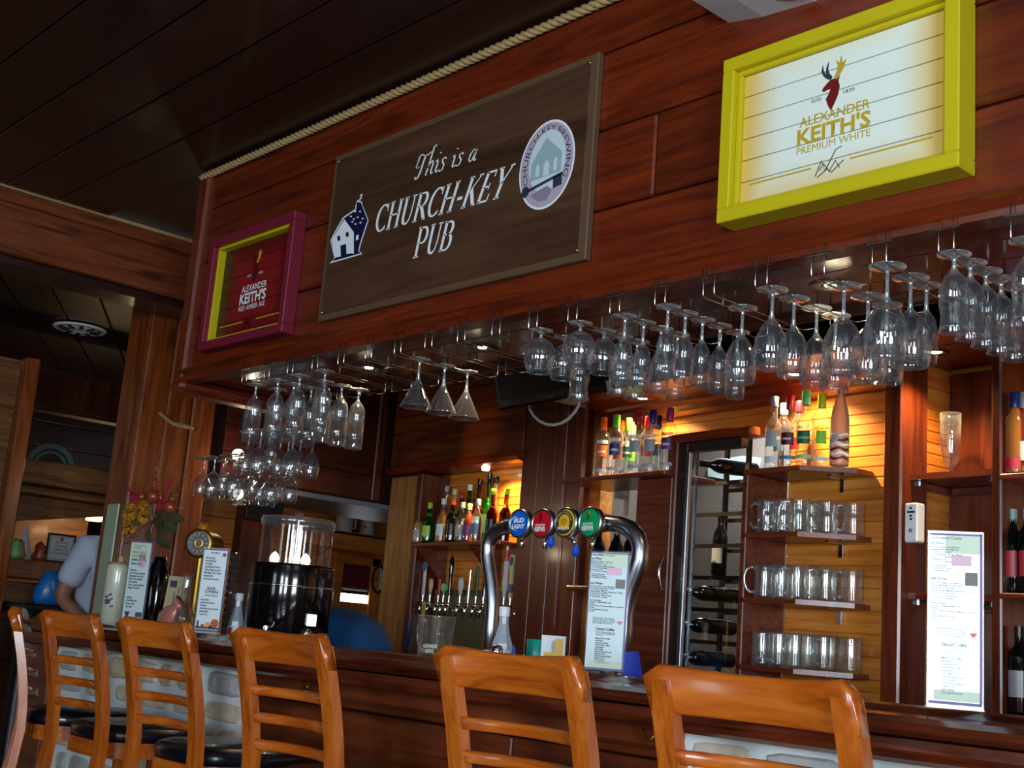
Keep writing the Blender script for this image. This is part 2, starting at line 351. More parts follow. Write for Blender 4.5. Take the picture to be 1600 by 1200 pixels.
# a small serif alphabet drawn with broad-pen strokes: (points, width) on a unit-high cell
def arc(cx, cy, rx, ry, a0, a1, n=14): return [(cx+rx*cos(radians(a0+(a1-a0)*i/n)), cy+ry*sin(radians(a0+(a1-a0)*i/n))) for i in range(n+1)]
TK, TN = .15, .055
def sf(x, y, w=.24): return ([(x-w/2, y), (x+w/2, y)], TN)
GL = {
 'C': (.72, [(arc(.40,.5,.34,.47,50,310), 'c'), ([(.64,.98),(.64,.72)], TN), ([(.64,.2),(.64,.06)], TN*.8)]),
 'H': (.80, [([(.14,.02),(.14,.98)], TK), ([(.64,.02),(.64,.98)], TK), ([(.14,.5),(.64,.5)], TN), sf(.14,.975), sf(.14,.025), sf(.64,.975), sf(.64,.025)]),
 'U': (.76, [([(.14,.98),(.14,.35)]+arc(.36,.33,.22,.3,180,360)+[(.6,.35),(.6,.98)], 'u'), sf(.14,.975), sf(.60,.975)]),
 'R': (.76, [([(.14,.02),(.14,.98)], TK), ([(.14,.96),(.36,.96)]+arc(.38,.74,.2,.22,90,-90)+[(.14,.52)], 'c'), ([(.34,.52),(.68,.03)], TK), sf(.14,.025), sf(.68,.025,.16), sf(.1,.975,.16)]),
 '-': (.38, [([(.05,.38),(.33,.38)], .1)]),
 'K': (.78, [([(.14,.02),(.14,.98)], TK), ([(.2,.46),(.62,.97)], TN), ([(.3,.56),(.66,.03)], TK), sf(.14,.975), sf(.14,.025), sf(.62,.975,.2), sf(.68,.025,.2)]),
 'E': (.68, [([(.14,.02),(.14,.98)], TK), ([(.08,.965),(.56,.965)], TN*1.2), ([(.08,.035),(.6,.035)], TN*1.2), ([(.14,.5),(.44,.5)], TN), ([(.56,.98),(.56,.78)], TN), ([(.6,.02),(.6,.24)], TN), ([(.44,.6),(.44,.4)], TN)]),
 'Y': (.76, [([(.1,.97),(.36,.48)], TK), ([(.64,.97),(.38,.48)], TN*1.2), ([(.37,.5),(.37,.02)], TK), sf(.1,.975), sf(.64,.975,.2), sf(.37,.025,.28)]),
 'P': (.70, [([(.14,.02),(.14,.98)], TK), ([(.14,.96),(.36,.96)]+arc(.38,.71,.22,.25,90,-90)+[(.14,.46)], 'c'), sf(.14,.025,.3), sf(.1,.975,.16)]),
 'B': (.74, [([(.14,.02),(.14,.98)], TK), ([(.14,.96),(.34,.96)]+arc(.36,.75,.2,.21,90,-90)+[(.14,.54)], 'c'), ([(.3,.54)]+arc(.38,.285,.23,.255,90,-90)+[(.14,.03)], 'c'), sf(.08,.975,.1), sf(.08,.025,.1)]),
 # round hand for the upper line
 'T': (.62, [([(.02,.72),(.06,.93),(.16,1.0),(.36,.93),(.56,.93),(.74,1.03)], .075), ([(.42,.95),(.34,.6),(.26,.2),(.16,.0),(.04,-.03),(-.02,.06)], .1), ([(.02,.72),(-.06,.5),(.04,.42),(.14,.5)], .05)]),
 'h': (.50, [([(.24,1.25),(.12,.5),(.02,.0)], .085), ([(.24,1.25),(.34,1.32),(.36,1.22)], .05), ([(.06,.3),(.2,.55),(.32,.6),(.36,.45),(.3,.12),(.34,.0),(.44,.06)], .085)]),
 'i': (.28, [([(.02,.5),(.1,.6),(.14,.45),(.08,.1),(.12,.0),(.22,.06)], .085), ([(.19,.86),(.21,.9)], .1)]),
 's': (.40, [([(.34,.52),(.24,.62),(.12,.54),(.14,.42),(.26,.26),(.22,.06),(.08,-.01),(-.02,.08)], .08)]),
 'a': (.46, [([(.34,.56),(.2,.62),(.06,.42),(.02,.14),(.1,.0),(.22,.08),(.34,.56)], .075), ([(.36,.6),(.3,.15),(.34,.0),(.44,.06)], .085)]),
 ' ': (.30, []),
}
def glyphmesh(text, space=0.04, shear=.2):
    mb = MB(); x = 0
    for ch in text:
        wd, strokes = GL[ch]
        for pts, wmode in strokes:
            n = len(pts); L = []; R_ = []
            for i, (px, py) in enumerate(pts):
                a = pts[max(0, i-1)]; b = pts[min(n-1, i+1)]
                tx, ty = b[0]-a[0], b[1]-a[1]; l = sqrt(tx*tx+ty*ty) or 1; tx /= l; ty /= l
                if wmode == 'c': ww = TN+(TK-TN)*abs(ty)**1.5
                elif wmode == 'u': ww = (TK if px < .4 else TN*1.3) if abs(ty) > .6 else TN*1.4
                else: ww = wmode*(.6+.4*abs(ty)) if (len(pts) > 2) else wmode
                L.append((px-ty*ww/2, py+tx*ww/2)); R_.append((px+ty*ww/2, py-tx*ww/2))
            vs = [(x+p[0]+shear*p[1], 0, p[1]) for p in L+R_]
            mb.add(vs, [(i, i+1, n+i+1, n+i) for i in range(n-1)])
        x += wd+space
    return mb
def fit(mb, fn, x1, z0, z1, x0):
    xs = [v[0] for v in mb.v]; zs = [v[2] for v in mb.v]; a, b, c, d = min(xs), max(xs), min(zs), max(zs)
    mb.v = [fn((v[0]-a)/(b-a)*(x1-x0)+x0, (v[2]-c)/(d-c)*(z1-z0)+z0) for v in mb.v]; return mb
def flat(polys, y=0, th=.0015):
    """thin cut-out shapes: list of (x,z) polygons"""
    mb = MB()
    for p in polys: mb.prism(p, y, y-th, 'y')
    return mb
def disc(cx, cz, rx, rz, n=32): return [(cx+rx*cos(2*pi*i/n), cz+rz*sin(2*pi*i/n)) for i in range(n)]
def ring(cx, cz, rx, rz, t, y0, y1, n=36):
    mb = MB(); vs = []; 
    for (a, b, y) in ((rx, rz, y0), (rx, rz, y1), (rx-t, rz-t, y1), (rx-t, rz-t, y0)):
        vs += [(cx+a*cos(2*pi*i/n), y, cz+b*sin(2*pi*i/n)) for i in range(n)]
    fs = []
    for j in range(4):
        k = (j+1) % 4
        for i in range(n): i2 = (i+1) % n; fs.append((j*n+i, j*n+i2, k*n+i2, k*n+i))
    return mb.add(vs, fs)
STAG = {  # stag head in profile on a unit cell (x right, y up)
 'head': [(.30,.44),(.38,.50),(.48,.56),(.58,.57),(.66,.54),(.74,.60),(.70,.50),(.74,.38),(.70,.22),(.62,.08),(.52,-.06),(.44,.06),(.38,.20),(.46,.30),(.50,.38),(.42,.38),(.32,.36),(.27,.39)],
 'al': [[(.50,.56),(.40,.60),(.30,.68),(.24,.80),(.28,.92),(.30,.80),(.36,.70),(.37,.84),(.44,.96),(.42,.80),(.46,.70),(.54,.62)]],
 'ar': [[(.58,.57),(.64,.68),(.68,.80),(.62,.94),(.72,.86),(.76,1.0),(.80,.84),(.90,.90),(.84,.74),(.76,.64),(.66,.55)]],
}
def stag(parent, cx, cz, w_, h_, y, cols=('stagred','ink','gold')):
    def P(pl): return [(cx+(a-.55)*w_, cz+(b-.45)*h_) for a, b in pl]
    obj('stag_head', flat([P(STAG['head'])], y, .0006), MT(cols[0]), parent)
    obj('antler', flat([P(q) for q in STAG['al']], y, .0006), MT(cols[1]), parent)
    obj('antler', flat([P(q) for q in STAG['ar']], y, .0006), MT(cols[2]), parent)
C('stagred', 110, 24, 22); C('darkred', 74, 8, 12)
# ================================================================== THE SETTING
fl = MB().box((-12,-3.6,-.05),(3.2,8,0)); struct('floor', fl, M['floor'])
def boards(parent, n0, n1, step, make, mat, name='board'):
    for k in range(n0, n1): obj(name, make(k), mat, parent)
# main ceiling: wide dark boards running along the bar, rope at its edge
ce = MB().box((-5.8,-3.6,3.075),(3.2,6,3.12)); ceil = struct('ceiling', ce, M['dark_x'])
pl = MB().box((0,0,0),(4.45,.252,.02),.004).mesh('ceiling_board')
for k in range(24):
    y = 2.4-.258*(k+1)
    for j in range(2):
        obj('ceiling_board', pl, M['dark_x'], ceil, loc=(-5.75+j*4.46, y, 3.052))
# walls that close the room behind the photographer
wf = MB()
for a, b in ((-12,-3.75),(-2.85,-1.2),(-.3,.8),(1.7,3.2)): wf.box((a,-3.6,0),(b,-3.5,3.1))
for a, b in ((-3.75,-2.85),(-1.2,-.3),(.8,1.7)):
    wf.box((a,-3.6,0),(b,-3.5,.78)); wf.box((a,-3.6,2.32),(b,-3.5,3.1))
struct('wall_front', wf, M['wallp'])
for i, a in enumerate((-3.75,-1.2,.8)):
    f = MB()
    for lo, hi in (((a,-3.62,.78),(a+.05,-3.46,2.32)),((a+.85,-3.62,.78),(a+.9,-3.46,2.32)),((a,-3.62,.78),(a+.9,-3.46,.84)),((a,-3.62,2.26),(a+.9,-3.46,2.32)),((a+.43,-3.6,.78),(a+.47,-3.5,2.32))): f.box(lo, hi, .004)
    struct('window_%d' % (i+1), f, M['pale_z'])
wr = MB(); wr.box((3.1,-3.6,0),(3.2,-1.4,3.1)); wr.box((3.1,.2,0),(3.2,6,3.1)); wr.box((3.1,-1.4,0),(3.2,.2,.7)); wr.box((3.1,-1.4,2.3),(3.2,.2,3.1)); struct('wall_right', wr, M['wallp'])
# ---- bulkhead over the bar
YF = 2.4; XL = -4.72; XR = 1.2
bh = struct('bulkhead', MB().box((XL+.03,YF+.022,2.14),(XR,2.86,3.05)), M['red_x'])
seams = [2.115, 2.375, 2.622, 2.868, 3.05]
for k in range(4):
    z0, z1 = seams[k]+.003, seams[k+1]-.003
    if k == 1: xs = [XL+.02, -2.148, XR]
    if k == 2: xs = [XL+.02, -3.2, -.5, XR]
    if k == 0: xs = [XL+.02, .2, XR]
    if k == 3: xs = [XL+.02, -1.0, XR]
    for a, b in zip(xs, xs[1:]): obj('fascia_board', MB().box((a+.002,YF,z0),(b-.002,YF+.022,z1),.006), M['red_x'], bh)
obj('bottom_moulding', MB().prism([(YF-.022,2.158),(YF-.028,2.146),(YF-.018,2.132),(YF-.026,2.118),(YF-.022,2.104),(YF+.03,2.1),(YF+.03,2.16)], XL-.02, XR, 'x'), M['red_x'], bh)
# underside boards, glossy
for i, (a, b) in enumerate(((2.428,2.56),(2.563,2.695),(2.698,2.86))):
    obj('underside_board', MB().box((XL+.05,a,2.12),(XR,b,2.138),.004), M['under'], bh)
obj('rear_rim', MB().box((XL,2.86,2.1),(XR,2.885,3.05),.006), M['dark_x'], bh)
obj('corner_post', MB().box((XL-.05,YF-.025,2.1),(XL+.035,YF+.05,3.05),.012), M['red_z'], bh)
obj('end_board', MB().box((XL-.06,YF+.05,2.1),(XL-.02,2.885,3.05),.01), M['dark_z'], bh)
obj('end_rail', MB().box((XL-.075,YF-.03,2.06),(XL+.045,2.95,2.115),.02), M['red_y'], bh)
# rope along the top of the fascia
def rope(name, pts, r, parent=None, **k):
    mb = MB(); pts = [Vector(p) for p in pts]; L = sum((b-a).length for a, b in zip(pts, pts[1:])); tw = r*5.2
    def at(s):
        for a, b in zip(pts, pts[1:]):
            l = (b-a).length
            if s <= l+1e-6: return a.lerp(b, min(1, s/l)), (b-a).normalized()
            s -= l
        return pts[-1], (pts[-1]-pts[-2]).normalized()
    n = max(8, int(L/(tw/6)))
    for j in range(3):
        P = []
        for i in range(n+1):
            p, t = at(L*i/n); x = t.cross(Vector((0,0,1)))
            x = x.normalized() if x.length > .05 else Vector((1,0,0)); y = t.cross(x); a = 2*pi*(j/3)+2*pi*(L*i/n)/tw
            P.append(p+(x*cos(a)+y*sin(a))*r*.5)
        mb.tube(P, r*.56, 5)
    return obj(name, mb, M['rope'], parent, **k)
rope('rope', [(XL-.04,YF-.02,3.022),(XR,YF-.02,3.03)], .017, label='thick twisted manila rope tacked along the top of the long bar fascia', cat='rope')
# ---- left room: beam, far ceiling, ledge wall
bm_ = struct('beam', MB().box((-5.98,-3.5,2.745),(-5.77,4.2,3.05),.006), M['beam_y'])
obj('beam_cap', MB().box((-5.765,-3.5,2.985),(-5.745,3.0,3.048),.005), M['beam_y'], bm_)
obj('beam_face', MB().box((-5.765,-3.5,2.745),(-5.752,3.0,2.98),.004), M['beam_y'], bm_)
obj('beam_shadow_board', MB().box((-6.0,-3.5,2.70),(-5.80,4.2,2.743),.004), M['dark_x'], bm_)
rope('rope', [(-5.735,.6,3.052),(-5.735,2.95,3.052)], .011, label='thin rope lying on top of the big ceiling beam left of the bulkhead', cat='rope')
cl = struct('ceiling_left', MB().box((-12,-3.6,2.92),(-5.95,8,2.96)), M['dark_x'])
for k in range(20):
    cx = -8.8+.255*(k-10)*.5; cy = 3.0+.255*(k-10)*.866; L1 = (-6.0-cx)/.866; L0 = (cx+11.9)/.866
    o = obj('ceiling_board', MB().box((-L1,-.125,0),(L0,.122,.02),.004), M['dark_x'], cl, loc=(cx, cy, 2.895)); o.rotation_euler.z = radians(150)
lb = struct('lintel', MB().box((-8.2,1.6,2.40),(-8.05,3.9,2.66),.006), M['dark_x'])
obj('lintel_board', MB().box((-8.04,1.6,2.42),(-8.02,2.9,2.655),.004), M['dark_z'], lb); obj('lintel_board', MB().box((-8.04,2.91,2.42),(-8.02,3.9,2.655),.004), M['dark_z'], lb)
# pale wall and post at the far left edge
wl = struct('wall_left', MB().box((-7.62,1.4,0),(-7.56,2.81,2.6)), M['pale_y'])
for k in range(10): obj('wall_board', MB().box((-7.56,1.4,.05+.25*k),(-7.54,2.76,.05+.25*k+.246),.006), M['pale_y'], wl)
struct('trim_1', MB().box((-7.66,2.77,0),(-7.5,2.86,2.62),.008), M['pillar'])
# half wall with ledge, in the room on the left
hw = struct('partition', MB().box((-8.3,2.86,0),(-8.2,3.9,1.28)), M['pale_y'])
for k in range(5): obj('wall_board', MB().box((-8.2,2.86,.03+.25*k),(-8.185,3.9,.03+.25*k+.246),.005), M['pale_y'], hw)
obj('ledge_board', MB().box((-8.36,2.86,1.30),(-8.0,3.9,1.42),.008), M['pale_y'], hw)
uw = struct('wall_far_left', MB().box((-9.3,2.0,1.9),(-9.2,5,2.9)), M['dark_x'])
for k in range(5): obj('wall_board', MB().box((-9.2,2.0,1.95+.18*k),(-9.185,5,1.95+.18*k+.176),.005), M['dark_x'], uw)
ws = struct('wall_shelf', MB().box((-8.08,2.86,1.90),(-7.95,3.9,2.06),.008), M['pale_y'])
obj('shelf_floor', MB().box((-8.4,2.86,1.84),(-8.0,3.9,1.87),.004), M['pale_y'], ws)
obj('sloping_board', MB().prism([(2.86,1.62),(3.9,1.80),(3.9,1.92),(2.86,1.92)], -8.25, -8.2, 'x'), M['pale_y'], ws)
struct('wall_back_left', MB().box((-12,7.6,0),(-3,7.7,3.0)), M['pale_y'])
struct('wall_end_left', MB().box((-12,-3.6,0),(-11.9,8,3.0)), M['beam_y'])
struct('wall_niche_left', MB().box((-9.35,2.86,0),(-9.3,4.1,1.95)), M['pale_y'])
# ---- pillar at the left end of the bar
pr_ = struct('pillar', MB().box((-6.40,2.93,0),(-6.17,3.33,2.9)), M['pillar'])
obj('face_board', MB().box((-6.42,2.9,0),(-6.155,2.93,2.84),.01), M['pillar'], pr_)
obj('side_board', MB().box((-6.17,2.9,0),(-6.14,3.05,2.86),.008), M['pillar'], pr_)
obj('side_board', MB().box((-6.17,3.055,0),(-6.145,3.2,2.86),.008), M['pillar'], pr_)
obj('side_board', MB().box((-6.17,3.205,0),(-6.14,3.34,2.86),.008), M['pillar'], pr_)
C('sheengreen', 168, 190, 162, rough=.25, coat=.4)
obj('daylight_sheen', MB().box((-6.345,2.888,.8),(-6.21,2.9,1.70),.004), M['sheengreen'], pr_)  # pale green slab paints the daylight gloss on the pillar's lower face
p0 = AY(207,466,2.86); p1 = AY(240,456,2.86); p2 = AY(267,461,2.86)
rope('rope', [p0, p0.lerp(p1,.5)+Vector((0,-.01,0)), p1, AX(266,462,-6.12)], .022, label='short length of rope wrapped round the head of the wooden pillar', cat='rope')
rope('rope', [(-6.12,3.0,2.20),(-6.115,3.08,2.155),(-6.1,3.2,2.15)], .012, label='thin rope end tied round the pillar below the bulkhead corner', cat='rope')
# ---- back bar wall (its frame is turned 6 degrees from the bar)
VW = 4.15
wb = struct('wall_back', MB().box((-6.55,VW+.016,0),(-4.9,VW+.1,3.05)), M['pine_x'], B_=True)
obj('wall_core', MB().box((-4.9,VW+.016,2.16),(-2.95,VW+.1,3.05)).box((-3.62,VW+.016,0),(-2.95,VW+.1,2.16)), M['pine_x'], wb)
obj('wall_core', MB().box((-2.95,4.35,0),(3.2,4.42,3.05)), M['pine_x'], wb)
def bead(mb, x0, x1, z0, h, y=0):   # tongue-and-groove board with a bead down its middle, face at y
    g = .004
    prof = [(y+.016,z0),(y+.004,z0),(y,z0+.004),(y,z0+h*.5-g),(y+.004,z0+h*.5-g*.4),(y+.004,z0+h*.5+g*.4),(y,z0+h*.5+g),(y,z0+h-.004),(y+.004,z0+h),(y+.016,z0+h)]
    return mb.prism(prof, x0, x1, 'x')
def beadwall(parent, x0, x1, z0, z1, v, h=.09, axis='x', u=0):
    n = int(round((z1-z0)/h))
    if axis == 'x':
        me = bead(MB(), x0, x1, 0, h-.001).mesh('bead_board')
        for k in range(n): obj('bead_board', me, M['pine_x'], parent, loc=(0,v,z0+k*h))
    else:   # board runs along v, faces +u
        mb = bead(MB(), 0, x1-x0, 0, h-.001); me = mb.mesh('bead_board')
        for k in range(n):
            o = obj('bead_board', me, M['pine_x'], parent, loc=(u,x0,z0+k*h)); o.rotation_euler.z = pi/2
beadwall(wb, -6.31, -5.36, 1.05, 2.13, VW)
beadwall(wb, -4.9, -3.62, 2.16, 2.43, VW)
beadwall(wb, -3.62, -3.0, 1.022, 2.36+.08, VW)
# end post of the wall, the two-board pilaster, mouldings
struct('trim_2', MB().box((-6.72,3.98,0),(-6.37,4.15,2.10),.008), M['pale_z'], B_=True)
struct('trim_3', MB().box((-6.365,3.95,0),(-6.305,4.15,2.10),.006), M['red_z'], B_=True)
pil = struct('pilaster', MB().box((-5.36,4.02,0),(-4.98,4.16,3.05)), M['red_z'], B_=True)
for a, b in ((-5.37,-5.23),(-5.228,-5.09),(-5.088,-4.86)): obj('pilaster_board', MB().box((a,3.995,0),(b,4.02,3.0),.002), M['red_z'], pil)
hd = struct('header', MB().box((-6.75,4.0,2.17),(-5.36,4.16,3.05)), M['beam_y'], B_=True); M['header_x'] = wood('header_board', S(70,26,8), S(106,46,14), S(132,66,22), 'x', .3, .5, .9, .6)
for k, (a, b) in enumerate(((2.17,2.38),(2.384,2.59),(2.594,2.83),(2.834,3.05))): obj('header_board', MB().box((-6.75,3.98,a),(-5.36,4.0,b-.004),.005), M['header_x'], hd)
obj('header_moulding', MB().prism([(3.98,2.17),(3.95,2.165),(3.94,2.14),(3.96,2.12),(4.0,2.11),(4.1,2.11),(4.1,2.17)], -6.75, -5.36, 'x'), M['red_x'], hd)
# soffit with crown over the right part of the back bar
so = struct('soffit', MB().box((-4.86,3.72,2.37),(3.2,4.3,3.05)), M['red_x'], B_=True)
obj('soffit_board', MB().box((-4.86,3.70,2.355),(3.2,3.9,2.37),.004), M['red_x'], so); obj('soffit_board', MB().box((-4.86,3.903,2.355),(3.2,4.12,2.37),.004), M['red_x'], so)
obj('crown', MB().prism([(4.06,2.355),(4.065,2.34),(4.09,2.325),(4.10,2.30),(4.13,2.285),(4.15,2.28),(4.16,2.355)], -4.86, -2.98, 'x'), M['red_x'], so)
obj('soffit_face', MB().box((-4.86,3.69,2.34),(3.2,3.715,2.6),.006).box((-4.86,3.7,2.604),(3.2,3.715,2.86),.006), M['dark_x'], so)
struct('wall_left_wing', MB().box((-6.42,3.5,1.935),(-6.3,4.95,3.05)), M['dark_x'])
wg = bpy.data.objects['wall_left_wing']
for k in range(7): obj('wing_board', MB().box((-6.3,3.5,1.94+.155*k),(-6.285,4.56,1.94+.155*k+.151),.005), M['dark_y'], wg)
obj('wing_post', MB().box((-6.3,4.56,1.94),(-6.27,4.62,3.0),.006), M['red_z'], wg)
wu = struct('ceiling_wing', MB().box((-7.1,3.9,1.90),(-6.3,5.4,1.93)), M['white' ], B_=False); wu.data.materials.clear(); wu.data.materials.append(C('daylitgrey', 120,130,140, rough=.35))  # pale blue-grey puts the daylight on this underside into its colour
# corner niche with post
n1 = struct('trim_4', MB().box((-3.0,3.98,1.022),(-2.915,4.15,2.36),.008), M['red_z'], B_=True)
nw = struct('wall_niche', MB().box((-2.965,4.15,1.022),(-2.945,4.36,2.355)), M['pine_y'], B_=True)
beadwall(nw, 4.04, 4.34, 1.022, 2.36, 0, .09, 'y', -2.94)
obj('back_panel', MB().box((-2.94,4.325,1.022),(-2.53,4.345,2.355),.003), M['red_z'], nw)
struct('trim_5', MB().box((-2.54,3.99,1.022),(-2.50,4.36,2.36),.006), M['red_z'], B_=True)
obj('wall_panel', MB().box((-2.50,4.33,1.022),(-1.2,4.35,2.355),.003), M['pine_x'], nw)
# ================================================================== THE BAR
bar = thing('bar_counter', 'long dark mahogany bar counter with moulded rail, stone and wood front', 'bar', (0,0,0))
BX0, BX1 = -6.05, 1.2
obj('counter_top', MB().box((BX0,2.5,1.035),(BX1,3.12,1.068),.006), M['bar_x'], bar)
obj('arm_rail', MB().prism([(2.53,1.068),(2.525,1.082),(2.50,1.088),(2.47,1.084),(2.445,1.072),(2.41,1.070),(2.385,1.066),(2.365,1.055),(2.36,1.04),(2.37,1.028),(2.40,1.022),(2.50,1.022)], BX0-.02, BX1, 'x'), M['bar_x'], bar)
obj('apron', MB().prism([(2.37,1.022),(2.368,1.0),(2.376,.982),(2.39,.972),(2.41,.97),(2.50,.97),(2.50,1.022)], BX0, BX1, 'x'), M['bar_x'], bar)
obj('cove_moulding', MB().prism([(2.44,.97),(2.435,.93),(2.45,.915),(2.455,.90),(2.475,.893),(2.5,.89),(2.5,.97)], -4.03, -2.0, 'x'), M['barfront'], bar)
obj('front_panel', MB().box((-4.03,2.47,.02),(-2.62,2.5,.89),.004), M['barfront'], bar)
obj('front_panel', MB().box((-2.615,2.47,.02),(-2.0,2.5,.89),.004), M['barfront'], bar)
obj('carcass', MB().box((BX0,2.5,.02),(BX1,2.6,1.03)), M['barfront'], bar)
obj('end_post', MB().box((-6.02,2.44,.02),(-5.72,2.5,.97),.008), M['barfront'], bar)
obj('steel_corner', MB().box((-6.05,2.42,.02),(-6.02,2.6,.97),.004), C('galv', 120,118,122, rough=.4, metal=.6), bar)
obj('back_board', MB().box((BX0,3.09,.02),(BX1,3.12,1.035)), M['barfront'], bar)
rnd = random.Random(3)
for (a, b, nm) in ((-5.72,-4.03,'stone_panel'),(-2.0,BX1,'stone_panel')):
    sp = obj(nm, MB().box((a,2.468,.02),(b,2.5,.968)), M['mortar'], bar)
    z = .03
    z = .965-sum((.11,.09,.13,.11,.10,.12,.11,.09)); hs_ = [.11,.09,.13,.11,.10,.12,.11,.09][::-1]; q_ = 0
    while q_ < 8:
        h = hs_[q_]; q_ += 1; x = a+.01
        while x < b-.03:
            w_ = rnd.uniform(.13,.32); w_ = min(w_, b-.008-x)
            if w_ > .04:
                n = 10; P = []
                for q in range(n):
                    an = 2*pi*q/n; e = 4.5
                    cx_ = abs(cos(an))**(2/e)*(1 if cos(an) > 0 else -1); cz_ = abs(sin(an))**(2/e)*(1 if sin(an) > 0 else -1)
                    P.append((x+w_/2+cx_*(w_/2-.007)*rnd.uniform(.88,1), z+h/2+cz_*(h/2-.007)*rnd.uniform(.85,1)))
                mb = MB(); d = rnd.uniform(.012,.026); cx0 = x+w_/2; cz0 = z+h/2
                vs = [(p[0], 2.469, p[1]) for p in P]+[(cx0+(p[0]-cx0)*.9, 2.476-d*.7, cz0+(p[1]-cz0)*.86) for p in P]+[(cx0+(p[0]-cx0)*.55, 2.476-d*rnd.uniform(.8,1.1), cz0+(p[1]-cz0)*.5) for p in P]
                fs = [(i, (i+1) % n, (i+1) % n+n, i+n) for i in range(n)]+[(i+n, (i+1) % n+n, (i+1) % n+2*n, i+2*n) for i in range(n)]+[tuple(range(2*n,3*n))]
                mb.add(vs, fs); obj('stone', mb, M[rnd.choice(('stone','stoneb','stone','stoneg'))], sp)
            x += w_
        z += h
for hx in ((475,1062),(717,1102),(1010,1140)):
    p = AY(hx[0], hx[1], 2.41)
    obj('purse_hook', MB().tube([(p.x-.022,2.425,.972),(p.x-.02,2.418,.955),(p.x-.012,2.415,.943),(p.x,2.415,.938),(p.x+.012,2.415,.943),(p.x+.02,2.415,.955)], .003, 6), M['brass'], bar)
# inner work counter below the taps
bc = thing('back_counter', 'low dark work counter along the back wall under the shelves', 'counter', (0,0,0), RB)
obj('worktop', MB().box((-6.4,3.62,.98),(1.2,4.13,1.02),.006), M['bar_x'], bc); obj('cabinet_front', MB().box((-6.4,3.66,.02),(1.2,3.7,.98)), M['barfront'], bc)
# ================================================================== STOOLS
def stool(name, label):
    t = thing(name, label, 'stool', group='tall ladder-back bar stools along the counter')
    W = .212
    def yz(z):   # rake of the back posts: y as a function of height
        return -.0+ .085*sin(min(1,max(0,(1.135-z)/.42))*pi/2) if z > .72 else .085-.19*((.72-z)/.72)**1.6
    for s_ in (-1, 1):
        mb = MB(); zs = [0,.2,.4,.6,.72,.8,.88,.96,1.04,1.085,1.108]; vs = []
        for z in zs:
            y = yz(z); hw = .0225*(1 if z < 1.1 else .95); hd = .0145; fl = .012*max(0,(.8-z))
            cx = s_*(W-.022+fl)
            for a, b in ((-hw,-hd),(hw,-hd),(hw,hd),(-hw,hd)): vs.append((cx+a, y+b, z))
        fs = [(4*i+k, 4*i+(k+1) % 4, 4*i+4+(k+1) % 4, 4*i+4+k) for i in range(len(zs)-1) for k in range(4)]+[(0,3,2,1), tuple(range(4*len(zs)-4,4*len(zs)))]
        mb.add(vs, fs); obj('back_post', mb, M['stool_z'], t)
    def rail(z0, z1, x=W-.036, bow=.045, th=.018, name='slat', top=False):
        mb = MB(); n = 16; rows = []
        for i in range(n+1):
            a = -1+2*i/n; px_ = a*x; yb = bow*(1-a*a)
            zt = z1
            if top: zt = z1-.010*(1-a*a) if abs(a) < .93 else z1-.022*((abs(a)-.93)/.07)**2
            y0 = yz((z0+z1)/2)+yb
            rows.append([(px_, yz(z0)+yb-th/2, z0),(px_, yz(z0)+yb-th/2-.002, z0+.004),(px_, yz(z1)+yb-th/2-.002, zt-.005),(px_, yz(z1)+yb-th/2+.004, zt),(px_, yz(z1)+yb+th/2-.004, zt),(px_, yz(z1)+yb+th/2, zt-.005),(px_, yz(z0)+yb+th/2, z0)])
        m = 7; vs = [p for r in rows for p in r]
        fs = [(i*m+k, i*m+(k+1) % m, (i+1)*m+(k+1) % m, (i+1)*m+k) for i in range(n) for k in range(m)]+[tuple(range(m)), tuple(range(n*m,(n+1)*m))[::-1]]
        mb.add(vs, fs, True); return obj(name, mb, M['stool_x'], t)
    rail(1.050, 1.138, W+.001, .036, .030, 'crest_rail', True)
    for z in (.962, .893, .824): rail(z, z+.026)
    # seat: wooden frame, vinyl pad
    def seatpoly(k=1): return [(cx*k, cy*k+.30) for cx, cy in [(.205*(abs(cos(a))**.6)*(1 if cos(a) > 0 else -1)*(1-.10*(sin(a) < 0)), .20*(abs(sin(a))**.62)*(1 if sin(a) > 0 else -1)) for a in [2*pi*i/36 for i in range(36)]]]
    mb = MB(); mb.prism(seatpoly(1), .685, .735, 'z'); obj('seat_frame', mb, M['stool_x'], t)
    mb = MB(); n = 36; vs = []
    for k, z in ((.97,.735),(1.0,.748),(1.0,.762),(.96,.777),(.85,.786),(.5,.791)): vs += [(x, y, z) for x, y in [( (a), (b)) for a, b in [((p[0])*k, (p[1]-.30)*k+.30) for p in seatpoly(1)]]]
    fs = [(r*n+i, r*n+(i+1) % n, (r+1)*n+(i+1) % n, (r+1)*n+i) for r in range(5) for i in range(n)]+[tuple(range(5*n,6*n)), tuple(range(n))[::-1]]
    mb.add(vs, fs, True); obj('seat_pad', mb, M['vinyl'], t)
    for s_ in (-1, 1):
        obj('front_leg', MB().tube([(s_*.165,.455,.70),(s_*.175,.465,.35),(s_*.185,.475,0)], [.02,.018,.014], 8), M['stool_z'], t)
        obj('side_stretcher', MB().cyl((s_*.178,.465,.32),(s_*.20,.0,.32),.011,n=8), M['stool_x'], t)
    obj('foot_rail', MB().box((-.18,.455,.22),(.18,.475,.25),.004), M['stool_x'], t)
    obj('rear_stretcher', MB().cyl((-.195,.0,.3),(.195,.0,.3),.011,n=8), M['stool_x'], t)
    return t
labs = ['oak ladder-back bar stool nearest the viewer, below the mug shelves', 'oak ladder-back bar stool in front of the steel beer tower and the vinegar bottle',
        'oak ladder-back bar stool in front of the black dispenser drum', 'oak ladder-back bar stool in front of the bar menu and glass jug', 'oak ladder-back bar stool in front of the tall white stoneware jar',
        'oak ladder-back bar stool seen edge-on, farthest along the counter']
